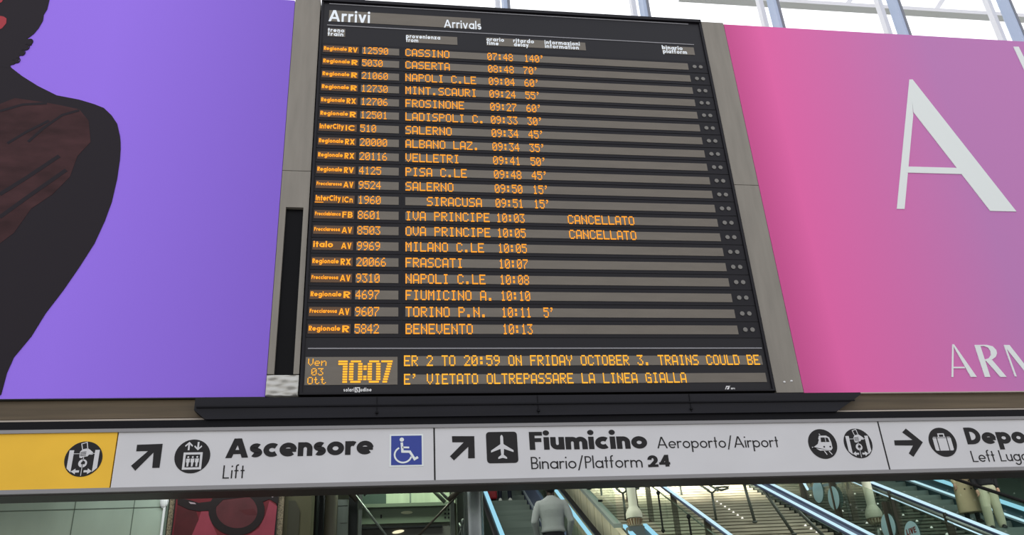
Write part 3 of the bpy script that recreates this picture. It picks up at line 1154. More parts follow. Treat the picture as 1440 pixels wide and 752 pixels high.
def gate_icon(parent, cx, cz, r, wht):
    T = lambda pts: [(cx + x * r, cz + z * r) for x, z in pts]
    icon(parent, [(M_ink, [disc(cx, cz, r)], yI)])
    b = MB()
    for s in (-1, 1):
        b.prism(T([(s * 0.56, 0.5), (s * 0.80, 0.5), (s * 0.80, -0.52), (s * 0.56, -0.75)]), yW, YS)
    b.ribbon(T([(-0.56, 0.30), (-0.25, 0.30)]), 0.03 * r, yW, YS)
    b.ribbon(T([(0.4, 0.30), (0.56, 0.30)]), 0.03 * r, yW, YS)
    b.ribbon(T([(0, 0.12), (0, -0.95)]), 0.035 * r, yW, YS)
    # hand with ticket
    b.ribbon(T([(-0.22, 0.86), (0.06, 0.95), (0.14, 0.58), (-0.12, 0.52)]), 0.045 * r, yW, YS, True)
    b.prism(T([(-0.24, 0.40), (-0.16, 0.50), (0.04, 0.52), (0.16, 0.60), (0.30, 0.50), (0.46, 0.36), (0.46, 0.24), (0.26, 0.24), (0.20, 0.14), (-0.04, 0.12), (-0.10, 0.04), (-0.22, 0.08), (-0.24, 0.22)]), yW, YS)
    b.prism(disc(cx, cz - 0.25 * r, 0.23 * r), yW, YS)
    for s in (-1, 1):
        b.prism(T([(s * 0.12, -0.64), (s * 0.32, -0.64), (s * 0.32, -0.54), (s * 0.55, -0.70), (s * 0.32, -0.86), (s * 0.32, -0.76), (s * 0.12, -0.76)]), yW, YS)
    b.build('pictogram_symbol', wht, parent)
    b = MB()
    b.prism(T([(-0.08, -0.30), (0.12, -0.30), (0.12, -0.16), (0.02, -0.10), (-0.08, -0.20)]), yD, YS)
    for z in (0.40, 0.31, 0.22):
        b.ribbon(T([(-0.20, z - 0.04), (0.10, z)]), 0.035 * r, yD, YS)
    b.build('pictogram_symbol', M_ink, parent)


def centre(px, py, rad):
    c_ = at(px, py, YS)
    return c_.x, c_.z, abs(at(px + rad, py, YS).x - c_.x)


cx, cz, r = centre(117.4, 645.2, 26.4)
r = (at(117, 620.5, YS).z - at(117, 670, YS).z) / 2
gate_icon(P0, cx, cz, r, M_sign)
# lift panel
b = MB()
b.prism(S_([(718, 280), (852, 275), (835, 400), (797, 401), (804, 320), (708, 416), (686, 390), (775, 313), (713, 314)], 0, 550), yI, YS)
b.build('arrow', M_ink, P1)
cx, cz = at(270.6, 641.4, YS).x, at(270.6, 641.4, YS).z
r = (at(270, 617.5, YS).z - at(270, 665, YS).z) / 2
T = lambda pts: [(cx + x * r, cz + z * r) for x, z in pts]
icon(P1, [(M_ink, [disc(cx, cz, r)], yI)])
b = MB()
for s, f_ in ((-0.25, 1), (0.27, -1)):
    o_ = 0.6
    b.prism(T([(s - 0.05, o_ - 0.24 * f_), (s + 0.05, o_ - 0.24 * f_), (s + 0.05, o_ + 0.1 * f_), (s + 0.19, o_ - 0.04 * f_), (s + 0.22, o_ + 0.04 * f_), (s, o_ + 0.26 * f_), (s - 0.22, o_ + 0.04 * f_), (s - 0.19, o_ - 0.04 * f_), (s - 0.05, o_ + 0.1 * f_)]), yW, YS)
b.ribbon(T([(-0.44, 0.16), (0.5, 0.16), (0.5, -0.72), (-0.44, -0.72)]), 0.13 * r, yW, YS, True)
for s in (-0.22, 0.03, 0.28):
    b.prism([(cx + (s + x) * r, cz + (-0.05 + z) * r) for x, z in ell(0, 0, 0.055, 0.055, 12)], yW, YS)
    b.prism(T([(s - 0.10, -0.14), (s + 0.10, -0.14), (s + 0.10, -0.36), (s + 0.06, -0.36), (s + 0.05, -0.60), (s - 0.05, -0.60), (s - 0.06, -0.36), (s - 0.10, -0.36)]), yW, YS)
b.build('pictogram_symbol', M_sign, P1)
b = MB()
px_text(b, 'Ascensore', 316.7, 644.0, 525, 638.4, 27.2, YS, w=0.25, xh=0.72, ex=1.08, gap=0.05)
b.build('lettering', M_ink, P1)
b = MB()
px_text(b, 'Lift', 312.8, 672.8, 343, 672.0, 18.5, YS, w=0.10, xh=0.62, gap=0.14)
b.build('lettering', M_ink, P1)
wq = S_([(923, 228), (1098, 222), (1098, 391), (923, 397)], 300, 550)
x0, x1, z1, z0 = wq[0][0], wq[1][0], (wq[0][1] + wq[1][1]) / 2, (wq[2][1] + wq[3][1]) / 2
bl = MB().box(x0, x1, yI, YS, z0, z1).build('wheelchair_symbol', M_poster_white, P1)
bl['label'] = 'blue square with white wheelchair user'
b = MB().box(x0 + 0.016, x1 - 0.016, yW, YS, z0 + 0.016, z1 - 0.016)
b.build('symbol_ground', M_blue, P1)
w_, h_ = x1 - x0, z1 - z0
T = lambda pts: [(x0 + u * w_, z0 + v * h_) for u, v in pts]
b = MB()
b.prism([(x0 + w_ * (0.36 + 0.065 * math.cos(t * PI / 8)), z0 + h_ * (0.83 + 0.065 * math.sin(t * PI / 8))) for t in range(16)], yD, YS)
b.ribbon(T([(0.36, 0.74), (0.38, 0.46), (0.60, 0.45), (0.74, 0.22), (0.84, 0.28)]), 0.072 * w_, yD, YS)
b.ribbon(T([(0.38, 0.59), (0.58, 0.58)]), 0.05 * w_, yD, YS)
b.ribbon(T(arc(0.40, 0.36, 0.25, 0.24, 118, 345, 22)), 0.05 * w_, yD, YS)
b.build('symbol_figure', M_poster_white, P1)
# airport panel
b = MB()
b.prism(S_([(132, 235), (249, 235), (252, 350), (217, 351), (218, 290), (143, 362), (122, 340), (194, 267), (134, 267)], 600, 550), yI, YS)
b.build('arrow', M_ink, P2)
q = S_([(312, 213), (474, 212), (478, 374), (314, 378)], 600, 550)
x0, x1 = (q[0][0] + q[3][0]) / 2, (q[1][0] + q[2][0]) / 2
z1, z0 = (q[0][1] + q[1][1]) / 2, (q[2][1] + q[3][1]) / 2
rr = 0.035
rs = []
for (ax, az, a0) in ((x1 - rr, z1 - rr, 0), (x0 + rr, z1 - rr, 90), (x0 + rr, z0 + rr, 180), (x1 - rr, z0 + rr, 270)):
    rs += arc(ax, az, rr, rr, a0, a0 + 90, 6)
icon(P2, [(M_ink, [rs], yI)])
w_, h_ = x1 - x0, z1 - z0
half = [(0.50, 0.90), (0.535, 0.87), (0.545, 0.82), (0.55, 0.60), (0.86, 0.40), (0.86, 0.34), (0.555, 0.45), (0.54, 0.26), (0.64, 0.18), (0.64, 0.13), (0.50, 0.165)]
pl = half + [(1 - u, v) for u, v in half[::-1][1:-1]]
b = MB()
b.prism(T(pl) if False else [(x0 + u * w_, z0 + v * h_) for u, v in pl], yW, YS)
b.build('pictogram_symbol', M_sign, P2)
b = MB()
px_text(b, 'Fiumicino', 745.2, 632.4, 911, 630.4, 25.2, YS, w=0.25, xh=0.70, ex=1.06, gap=0.055)
b.build('lettering', M_ink, P2)
b = MB()
px_text(b, 'Binario/Platform', 747.3, 659.4, 904, 656.9, 17.0, YS, w=0.10, xh=0.63, gap=0.10)
b.build('lettering', M_ink, P2)
b = MB()
px_text(b, '24', 911.7, 656.7, 943, 655.6, 16.5, YS, w=0.24, gap=0.06)
b.build('lettering', M_ink, P2)
b = MB()
px_text(b, 'Aeroporto/Airport', 924.6, 630.2, 1095.5, 628.5, 16.0, YS, w=0.10, xh=0.63, gap=0.10)
b.build('lettering', M_ink, P2)
c_ = at(1156.8, 624, YS)
r = (at(1156, 603, YS).z - at(1157, 645, YS).z) / 2
cx, cz = c_.x, c_.z
T = lambda pts: [(cx + x * r, cz + z * r) for x, z in pts]
icon(P2, [(M_ink, [disc(cx, cz, r)], yI)])
b = MB()
b.prism(T([(-0.15, 0.55), (0.35, 0.55), (0.55, 0.42), (0.62, 0.1), (0.62, -0.30), (0.48, -0.45), (-0.30, -0.45), (-0.66, -0.22), (-0.80, -0.18), (-0.80, -0.26), (-0.45, -0.05), (-0.30, 0.2)]), yW, YS)
b.ribbon(T([(0.0, -0.48), (0.14, -0.72)]), 0.06 * r, yW, YS)
b.ribbon(T([(0.32, -0.48), (0.5, -0.72)]), 0.06 * r, yW, YS)
b.ribbon(T([(-0.05, 0.6), (-0.12, 0.68)]), 0.05 * r, yW, YS)
b.build('pictogram_symbol', M_sign, P2)
b = MB()
b.prism(T([(-0.06, 0.42), (0.22, 0.42), (0.22, 0.12), (-0.10, 0.12)]), yD, YS)
b.prism(T([(0.27, 0.42), (0.44, 0.38), (0.5, 0.12), (0.27, 0.12)]), yD, YS)
b.prism(T(ell(0.05, -0.2, 0.06, 0.06, 10)), yD, YS)
b.prism(T(ell(0.48, -0.2, 0.06, 0.06, 10)), yD, YS)
b.ribbon(T([(-0.66, -0.16), (-0.38, 0.02), (-0.24, 0.3)]), 0.05 * r, yD, YS)
b.build('pictogram_symbol', M_ink, P2)
c_ = at(1206.6, 623.2, YS)
gate_icon(P2, c_.x, c_.z, r, M_sign)
# luggage panel
b = MB()
b.prism(S_([(553, 215), (572, 195), (661, 267), (612, 343), (588, 325), (610, 284), (515, 283), (511, 257), (608, 255)], 1120, 550), yI, YS)
b.build('arrow', M_ink, P3)
c_ = at(1325.6, 621.5, YS)
cx, cz = c_.x, c_.z
T = lambda pts: [(cx + x * r, cz + z * r) for x, z in pts]
icon(P3, [(M_ink, [disc(cx, cz, r)], yI)])
b = MB()
b.prism(T([(-0.62, 0.36), (0.60, 0.36), (0.66, 0.28), (0.66, -0.50), (0.58, -0.58), (-0.60, -0.58), (-0.68, -0.50), (-0.68, 0.28)]), yW, YS)
b.ribbon(T([(-0.2, 0.36), (-0.2, 0.56), (0.2, 0.56), (0.2, 0.36)]), 0.08 * r, yW, YS)
b.build('pictogram_symbol', M_sign, P3)
b = MB()
for x in (-0.38, 0.34):
    b.ribbon(T([(x, 0.36), (x, -0.58)]), 0.06 * r, yD, YS)
b.ribbon(T([(-0.66, 0.30), (0.64, 0.30)]), 0.03 * r, yD, YS)
b.build('pictogram_symbol', M_ink, P3)
b = MB()
a_, d_ = at(1361, 624.6, YS), at(1352, 601, YS)
_, tot4 = text_layout('Depo', 0.25, 0.70, 1.06, 0.055)
_, totA = text_layout('Deposito', 0.25, 0.70, 1.06, 0.055)
f0, f1 = at(745.2, 632.4, YS), at(911, 630.4, YS)
_, totF = text_layout('Fiumicino', 0.25, 0.70, 1.06, 0.055)
kx = (f1.x - f0.x) / totF
cap = at(745.2, 607, YS).z - f0.z
put_text(b, 'Deposito bagagli', a_.x, a_.x + kx * text_layout('Deposito bagagli', 0.25, 0.70, 1.06, 0.055)[1], a_.z, a_.z, cap, YS - 0.003, YS + 0.002, w=0.25, xh=0.70, ex=1.06, gap=0.055)
b.build('lettering', M_ink, P3)
b = MB()
g_ = at(1368.5, 649.4, YS)
_, totB = text_layout('Binario/Platform', 0.10, 0.63, 1.0, 0.10)
kb = (at(904, 657, YS).x - at(747.3, 659.4, YS).x) / totB
capb = at(747, 642.2, YS).z - at(747, 659.2, YS).z
put_text(b, 'Left Luggage', g_.x, g_.x + kb * text_layout('Left Luggage', 0.10, 0.63, 1.0, 0.10)[1], g_.z, g_.z, capb, YS - 0.003, YS + 0.002, w=0.10, xh=0.63, gap=0.10)
b.build('lettering', M_ink, P3)

# ================================================================== UNDER THE SIGN: panels, poster, pillars
YG = 11.0
# greenish panel wall
gx1 = at(237, 715, YG).x
b = MB().box(-7.7, gx1, YG, YG + 0.1, 0, 9.2)
gw = struct('wall_shopfront', b, M_panel, 'glossy pale green panel wall beside the red poster', 'panel wall')
b = MB()
zs = at(105, 716, YG).z
b.box(-7.7, gx1 - 0.02, YG - 0.004, YG, zs - 0.005, zs + 0.005)
for px in (105, 188):
    x = at(px, 716, YG).x
    b.box(x - 0.005, x + 0.005, YG - 0.004, YG, 0, 9)
b.box(gx1 - 0.02, gx1, YG - 0.02, YG + 0.1, 0, 9)
b.build('panel_seam', M_seam, gw)
# highlight on the pillar corner, built as a white strip and ball
b = MB()
p = at(233, 705, YG)
b.box(gx1 - 0.055, gx1 - 0.03, YG - 0.03, YG, 0, p.z - 0.05)
b.ball((gx1 - 0.055, YG - 0.02, p.z), 0.05, 0.03, 0.085, 12, 8)
b.build('corner_highlight', M_white_paint, gw)
# granite pillar with the red poster
rx0, rx1 = at(247.5, 715, YG).x, at(389, 715, YG).x
fx0, fx1 = at(237, 715, YG).x + 0.01, at(399, 715, YG).x
pil = struct('trim_8', MB().box(fx0, fx1, YG - 0.02, YG + 0.6, 0, 9.2), M_granite, 'speckled granite pillar carrying the red poster', 'pillar')
rzt = at(320, 693.5, YG).z
rp_ = thing('portrait_poster', ((rx0 + rx1) / 2, YG, 1.4), 'red close-up portrait poster with round glasses on the granite pillar', 'poster')
YR = YG - 0.05
MB().box(rx0 - 0.015, rx1 + 0.015, YR + 0.005, YG - 0.021, 1.4, rzt + 0.02).build('frame', M_dark, rp_)
sh = MB().box(rx0, rx1, YR, YR + 0.005, 1.41, rzt).build('printed_sheet', mat('print_red', (98, 24, 34), 0.6, vary=0.25, vscale=(3, 1, 3)), rp_)
R_ = lambda pts: [(at(220 + x / 5.54, 670 + y / 5.54, YG - 0.05).x, at(220 + x / 5.54, 670 + y / 5.54, YG - 0.05).z) for x, y in pts]
M_pr_dark = mat('print_dark', (26, 14, 18), 0.6)
M_pr_mid = mat('print_maroon', (72, 22, 28), 0.6, vary=0.2, vscale=(5, 1, 5))
M_pr_lens = mat('print_lens', (82, 36, 42), 0.6, vary=0.25, vscale=(4, 1, 4))
M_pr_lite = mat('print_rose', (138, 54, 70), 0.6, vary=0.12, vscale=(4, 1, 4))
b = MB().prism(R_([(165, 215), (300, 240), (330, 330), (270, 470), (130, 470)]), YR - 0.002, YR)
b.build('printed_shadow', M_pr_mid, sh)
b = MB().prism(R_([(350, 270), (405, 270), (430, 360), (480, 470), (270, 470), (300, 400)]), YR - 0.002, YR)
b.build('printed_skin', M_pr_lite, sh)
b = MB()
b.prism(R_([(880, 190), (940, 230), (915, 470), (700, 470), (800, 400), (850, 300)]), YR - 0.002, YR)
b.build('printed_skin', M_pr_lite, sh)
b = MB().prism(R_(ell(625, 265, 165, 160)), YR - 0.003, YR)
b.build('printed_lens', M_pr_lens, sh)
b = MB()
b.prism(R_([(640, 260), (760, 250), (790, 300), (700, 300)]), YR - 0.004, YR)
b.build('printed_eye', M_pr_mid, sh)
b = MB()
b.ribbon(R_(ell(625, 265, 190, 165, 40)), 0.085, YR - 0.005, YR, True)
b.prism(R_([(165, 165), (250, 180), (330, 205), (440, 190), (440, 260), (330, 270), (250, 255), (165, 215)]), YR - 0.0056, YR)
b.prism(R_([(440, 190), (520, 135), (560, 125), (960, 118), (945, 215), (880, 175), (820, 200), (780, 150), (520, 180), (440, 260)]), YR - 0.0062, YR)
b.build('printed_glasses', M_pr_dark, sh)
b = MB().prism(R_([(250, 195), (300, 205), (310, 215), (265, 212)]), YR - 0.007, YR).prism(R_(ell(905, 148, 12, 14)), YR - 0.007, YR)
b.build('printed_glint', mat('print_glint', (170, 150, 160), 0.6), sh)
# olive pillar
ox0, ox1 = at(399, 715, YG).x, at(437, 715, YG).x
xm = at(421, 725, YG).x
oz = at(421, 712, YG).z
ol = struct('trim_9', MB().box(ox0, ox1, YG + 0.05, YG + 0.6, 0, 9.2), M_olive, 'olive stone pillar beside the granite one', 'pillar')
MB().prism([(ox0 + 0.05, 0), (xm, 0), (xm, oz - 0.05), (xm - 0.06, oz + 0.08), (ox0 + 0.05, oz + 0.08)], YG + 0.035, YG + 0.05).build('panel', M_olive_dark, ol)

# glass-and-steel lift tower
YL = 12.0
lx = lambda px, Y=YL: at(px, 715, Y).x
lzv = lambda px, py, Y=YL: at(px, py, Y).z
lift = thing('lift_tower', (lx(555), 13.2, 0), 'steel and glass lift tower with crossed bracing rods under the sign', 'lift shaft')
b = MB()
b.box(lx(438), lx(453), YL + 0.3, YL + 0.5, 0, 9)
b.box(lx(489), lx(502), YL + 0.4, YL + 0.6, 0, 9)
b.build('dark_cladding', M_dark, lift)
b = MB()
for px in (443, 453):
    b.box(lx(px), lx(px + 4), YL + 0.24, YL + 0.3, 0, 9)
b.build('glass_edge', M_dkgreen, lift)
b = MB()
b.loft([(lx(464.5), YL + 0.2, z, 0.085, 0.085) for z in (0, 9)], 20)
b.build('post', mat('post_taupe', (112, 110, 98), 0.45, metal=0.2), lift, smooth=True)
b = MB()
b.box(lx(474), lx(489), YL + 0.22, YL + 0.32, 0, lzv(480, 697))
b.box(lx(474), lx(488), YL + 0.20, YL + 0.22, lzv(480, 706), lzv(480, 698))
for k in range(14):
    z = 1.5 + k * 0.19
    b.box(lx(478), lx(487), YL + 0.2, YL + 0.22, z, z + 0.1)
b.build('rail_bracket', M_steel, lift)
b = MB()
b.box(lx(504), lx(509), YL + 0.1, YL + 0.16, 0, 9)
b.build('post', M_steel, lift)
b = MB()
b.box(lx(634), lx(640), YL + 0.1, YL + 0.2, 0, 9)
b.build('post', M_steel, lift)
Yp = 13.3
b = MB()
zt = at(580, 708.5, Yp).z
b.box(at(512, 700, Yp).x, at(640, 700, Yp).x, Yp, Yp + 0.05, zt, zt + 1.6)
hdr = b.build('header_panel', M_brush, lift)
b = MB().box(at(508, 700, Yp).x, at(543, 700, Yp).x, Yp - 0.03, Yp - 0.001, zt, zt + 1.6)
b.build('dark_reflection', mat('dark_reflection_green', (58, 72, 66), 0.4), lift)  # dark sheet standing for a reflection in the header panel
b = MB()
x = at(577, 695, Yp).x
b.box(x - 0.012, x + 0.012, Yp - 0.006, Yp, zt, zt + 1.6)
b.build('panel_seam', M_seam, hdr)
Yb = 13.0
b = MB()
za, zb = at(575, 735, Yb).z, at(575, 713, Yb).z
b.box(at(508, 720, Yb).x, at(638, 720, Yb).x, Yb, Yb + 0.2, za, zb)
b.box(at(508, 720, Yb).x, at(638, 720, Yb).x, Yb - 0.06, Yb + 0.2, zb, zb + 0.05)
bm = b.build('cross_beam', M_beamgreen, lift)
b = MB()
for px in (626, 631):
    for py in (716.5, 722, 727.5):
        p = at(px, py, Yb)
        b.box(p.x - 0.013, p.x + 0.013, Yb - 0.006, Yb, p.z - 0.013, p.z + 0.013)
p = at(536, 726, Yb)
b.box(p.x - 0.012, p.x + 0.012, Yb - 0.006, Yb, p.z - 0.025, p.z + 0.025)
b.build('bolt_hole', M_dark, bm)
p = at(572, 720.5, Yb)
b = MB()
b.prism(ell(p.x, p.z, 0.085, 0.022, 24), Yb - 0.008, Yb)
b.build('downlight_reflection', mat('reflection_pale', (196, 200, 168), 0.4), bm)  # pale disc painting the downlight's reflection on the beam
b = MB()
z = at(575, 739, Yb).z
b.box(at(508, 740, Yb).x, at(622, 740, Yb).x, Yb - 0.02, Yb + 0.2, z - 0.03, z - 0.002)
b.build('dark_gap', M_dark, lift)
b = MB()
b.hexa([(at(508, 745, Yb).x, Yb, za - 0.6), (at(640, 745, Yb).x, Yb, za - 0.6), (at(640, 745, Yb).x, Yb + 1.4, za - 0.6), (at(508, 745, Yb).x, Yb + 1.4, za - 0.6)],
       [(at(508, 745, Yb).x, Yb + 0.02, za - 0.04), (at(640, 745, Yb).x, Yb + 0.02, za - 0.04), (at(640, 745, Yb).x, Yb + 1.4, za - 0.04), (at(508, 745, Yb).x, Yb + 1.4, za - 0.04)])
b.build('soffit', M_soffit, lift)
p = at(560, 747.5, Yb)
b = MB()
b.prism([(p.x + 0.085 * math.cos(t * PI / 12), p.z + 0.022 * math.sin(t * PI / 12) + 0.012 * math.cos(t * PI / 12)) for t in range(24)], Yb - 0.012, Yb)
b.build('downlight', glow('warm_downlight', (1.0, 0.93, 0.62), 1.0), lift)
Yr = 11.95


def rod(name, p0, p1, r, mt, Y=Yr):
    a_, c_ = at(*p0, Y), at(*p1, Y)
    return MB().tube([a_, c_], r, 10).build(name, mt, lift, smooth=True)


rod('brace_rod', (492, 686), (556, 770), 0.016, M_steel)
rod('brace_rod', (655, 684), (580, 762), 0.016, M_bronze)
rod('brace_rod', (602, 682), (626, 706), 0.028, M_beamgreen, 12.6)
rod('brace_rod', (611, 682), (630, 702), 0.02, M_steel, 12.6)
rod('brace_rod', (523, 685), (512, 697), 0.013, M_steel, 12.6)
b = MB()
a_, c_ = at(487, 684, Yr), at(502, 704, Yr)
b.tube([a_, c_], [0.06, 0.03], 10)
a_, c_ = at(652, 684, Yr), at(630, 703, Yr)
b.tube([a_, c_], [0.06, 0.03], 10)
b.build('brace_end', M_bronze, lift, smooth=True)
b = MB()
p = at(650, 693, 12.2)
b.box(p.x - 0.08, p.x + 0.06, 12.2, 12.3, 0, 9)
b.build('post', mat('post_dim', (84, 92, 82), 0.5), lift)
b = MB()
for (q0, q1) in (((646, 735), (652, 760)), ((653, 730), (651, 760)), ((645, 752), (655, 730))):
    b.tube([at(*q0, 12.0), at(*q1, 12.0)], 0.014, 8)
b.ball(tuple(at(651, 733, 12.0)), 0.03, 0.03, 0.04, 10, 6)
b.ball(tuple(at(648, 740, 12.0)), 0.025, 0.03, 0.03, 10, 6)
b.build('spider_fitting', M_steel, lift, smooth=True)
# round steel column
cxm, cxr = at(668, 715, 11.6).x, (at(683, 715, 11.6).x - at(655, 715, 11.6).x) / 2
b = MB().loft([(cxm, 11.8, z, cxr, cxr) for z in (0, 9.3)], 36)
struct('column', b, M_steel_col, 'round polished steel column beside the escalator', 'column', smooth=True)

# ================================================================== ESCALATORS


def bar(mb, a0, a1, h0, h1, s0, s1, h0b=None, h1b=None):
    return mb.hexa([RH(a0, s0, h0), RH(a1, s0, h0), RH(a1, s1, h0), RH(a0, s1, h0)],
                   [RH(a0, s0, h1), RH(a1, s0, h1), RH(a1, s1, h1), RH(a0, s1, h1)])


def rail_tube(mb, a, h, s0, s1, r, n=10):
    return mb.tube([RH(a, s0, h), RH(a, s1, h)], r, n)


def step_block(mb, a0, a1, s, run, rise, drop, lip=0.0):
    z = TS * (s - S0)
    mb.hexa([RW(a0, s, z - rise), RW(a1, s, z - rise), RW(a1, s + run + 0.02, z - rise - drop), RW(a0, s + run + 0.02, z - rise - drop)],
            [RW(a0, s, z), RW(a1, s, z), RW(a1, s + run + 0.02, z), RW(a0, s + run + 0.02, z)])


ERISE = 0.212
ERUN = ERISE / TS


def escalator(label, aL, aR, sA, sB, near_panel_h, sides):
    base = RH((aL + aR) / 2, sA, 0)
    e = thing('escalator', (base.x, base.y, 0), label, 'escalator')
    n = int((sB - sA) / ERUN)
    for k in range(n):
        s = sA + k * ERUN
        b = MB()
        step_block(b, aL, aR, s, ERUN, ERISE, 0.25)
        o = b.build('step', M_step, e)
        b = MB()
        z = TS * (s - S0)
        b.hexa([RW(aL, s - 0.012, z - ERISE), RW(aR, s - 0.012, z - ERISE), RW(aR, s, z - ERISE), RW(aL, s, z - ERISE)],
               [RW(aL, s - 0.012, z - ERISE * 0.78), RW(aR, s - 0.012, z - ERISE * 0.78), RW(aR, s, z - ERISE * 0.78), RW(aL, s, z - ERISE * 0.78)])
        b.build('riser_cleats', M_step_dark, o)
    for side, spec in sides.items():
        d = 1 if side == 'R' else -1
        a = aR if d > 0 else aL
        lo, hi = sorted((a + d * 0.02, a + d * 0.10))
        b = MB()
        bar(b, lo, hi, -0.6, spec.get('panel', 0.55), sA, sB)
        o = b.build('balustrade', spec.get('mat', M_navy), e)
        b = MB()
        bar(b, min(a, a + d * 0.03), max(a, a + d * 0.03), 0.03, 0.10, sA, sB)
        b.build('skirting', mat('skirting_pale', (176, 184, 192), 0.4), o)
        b = MB()
        bar(b, lo + 0.03, hi - 0.03, spec.get('panel', 0.55), 1.0, sA, sB)
        b.build('glass_panel', spec.get('glass', M_glass), o)
        ha = spec['rail']
        if spec.get('led') is not None:
            q = spec['led']
            b = MB()
            bar(b, q[0], q[1], q[2], q[3], sA, sB)
            b.build('light_strip', spec.get('ledmat', M_led_blue), o)
        b = MB()
        rh = spec.get('railh', 1.06)
        n_ = [RH(ha - 0.045, sA, rh), RH(ha + 0.045, sA, rh), RH(ha + 0.05, sA, rh + 0.03), RH(ha + 0.03, sA, rh + 0.05), RH(ha - 0.03, sA, rh + 0.05), RH(ha - 0.05, sA, rh + 0.03)]
        n2 = [p + (RH(0, sB, 0) - RH(0, sA, 0)) for p in n_]
        i0 = len(b.v)
        b.v += n_ + n2
        for k in range(6):
            j = (k + 1) % 6
            b.f.append((i0 + k, i0 + j, i0 + 6 + j, i0 + 6 + k))
        b.f.append(tuple(range(i0, i0 + 6))[::-1])
        b.f.append(tuple(range(i0 + 6, i0 + 12)))
        b.build('handrail', M_rubber, o)
    return e


esc = escalator('escalator with pale blue light strips, carrying the man in a grey sweater', 1.60, 2.76, 11.5, 24.0, 0.5,
                {'L': dict(rail=1.39, led=(1.445, 1.515, 1.045, 1.07), railh=1.0, panel=0.5, mat=M_dkgreen),
                 'R': dict(rail=3.02, led=(2.875, 2.94, 1.04, 1.065), railh=1.06, panel=0.56)})
# beige stringer wall beside it
b = MB()
bar(b, 3.46, 3.56, -4.0, 1.0, 10.5, 24.5)
sw = struct('wall_stringer', b, M_beige, 'beige sloping side wall between escalator and stairs', 'stringer wall')
b = MB()
bar(b, 3.44, 3.58, 1.0, 1.07, 15.0, 24.5)
b.build('metal_cap', mat('cap_grey', (150, 158, 152), 0.45), sw)
b = MB()
for s in [11 + 0.62 * k for k in range(21)]:
    b.hexa([RH(3.452, s, -3), RH(3.46, s, -3), RH(3.46, s + 0.02, -3), RH(3.452, s + 0.02, -3)], [RH(3.452, s, 1), RH(3.46, s, 1), RH(3.46, s + 0.02, 1), RH(3.452, s + 0.02, 1)])
b.build('panel_joint', mat('joint_beige', (172, 164, 138), 0.7), sw)
b = MB()
bar(b, 3.50, 3.52, 1.08, 1.9, 15.0, 24.5)
b.build('glass_panel', M_glass, sw)
b = MB()
for k in range(7):
    s = 16.2 + 0.95 * k
    b.tube([RH(3.47, s, 1.16), RH(3.55, s, 1.16)], 0.022, 10)
b.build('glass_clamp', M_fit, sw)

# pedestal newel between the escalator and the stairs, with the white bell lamp standing on it
a0, a1 = 3.62, 4.02
sP = 15.05
zP = RH(0, sP, 1.0).z
ped = thing('balustrade_newel', tuple(RH(3.82, 14.4, 0)), 'grey newel with two pale blue light strips at the foot of the white bell', 'newel')
b = MB()
b.hexa([RW(a0, 12.0, 0.8), RW(a1, 12.0, 0.8), RW(a1, sP, 1.8), RW(a0, sP, 1.8)], [RH(a0, 12.0, 0.98), RH(a1, 12.0, 0.98), RH(a1, sP, 0.98), RH(a0, sP, 0.98)])
b.build('body', mat('newel_grey', (84, 92, 92), 0.45, metal=0.2), ped)
for a in (a0 + 0.02, a1 - 0.02):
    b = MB()
    bar(b, a - 0.03, a + 0.03, 0.99, 1.04, 12.0, sP)
    b.build('light_strip', M_led_blue, ped)
b = MB()
p = at(893, 741, 14.6)
bz, bx = p.z, p.x
kk = (at(904, 741, 14.6).x - at(882, 741, 14.6).x) / 2
b.box(bx - kk, bx + kk, 14.5, 14.7, bz - 0.5, bz)
b.build('cap', mat('newel_top', (120, 128, 128), 0.4, metal=0.3), ped)


def bell(px, py0, py1, py2, ptop, Y, wide, label, stem=False):
    c0 = at(px, py0, Y)
    zc, zm, z0 = c0.z, at(px, py1, Y).z, at(px, py2, Y).z
    w = wide
    t = thing('bell_column', (c0.x, Y, zc), label, 'column')
    b = MB()
    prof = [(0.66 * w, zc), (0.70 * w, zc + 0.02), (0.92 * w, zm - 0.03)]
    b.loft([(c0.x, Y, z, r, r) for r, z in prof], 28)
    b.build('cup', mat('cup_beige', (196, 186, 160), 0.5), t, smooth=True)
    if stem:
        b = MB().loft([(c0.x, Y, zc - 0.55, 0.3 * w, 0.3 * w), (c0.x, Y, zc, 0.3 * w, 0.3 * w)], 16)
        b.build('stem', M_steel, t, smooth=True)
    for k in range(14):
        th = 2 * PI * k / 14
        b = MB()
        d = Vector((math.cos(th), math.sin(th), 0))
        b.tube([Vector((c0.x, Y, zc + 0.02)) + d * 0.69 * w, Vector((c0.x, Y, zm - 0.035)) + d * 0.92 * w], [0.010, 0.02], 6)
        b.build('rib', M_pleat, t)
    b = MB()
    i0 = 0
    prof = [(1.0, zm - 0.02), (1.02, zm), (1.0, zm + (z0 - zm) * 0.35), (0.86, zm + (z0 - zm) * 0.65), (0.64, z0 - 0.01), (0.56, z0 + 0.02), (0.54, ptop)]
    n = 48
    rings = []
    for r, z in prof:
        for a in range(n):
            fl = 1 + (0.035 * math.cos(a * PI / 2 * 2) if 0.6 < r < 1.01 and z < z0 else 0)
            b.v.append(Vector((c0.x + r * w * fl * math.cos(2 * PI * a / n), Y + r * w * fl * math.sin(2 * PI * a / n), z)))
    for k in range(len(prof) - 1):
        for a in range(n):
            c_ = (a + 1) % n
            b.f.append((k * n + a, k * n + c_, (k + 1) * n + c_, (k + 1) * n + a))
    b.build('shaft', M_bell, t, smooth=True)
    return t


bell(893.5, 740, 727, 713, 9.7, 14.62, 0.135, 'white column with a pleated bell foot, on the grey newel')

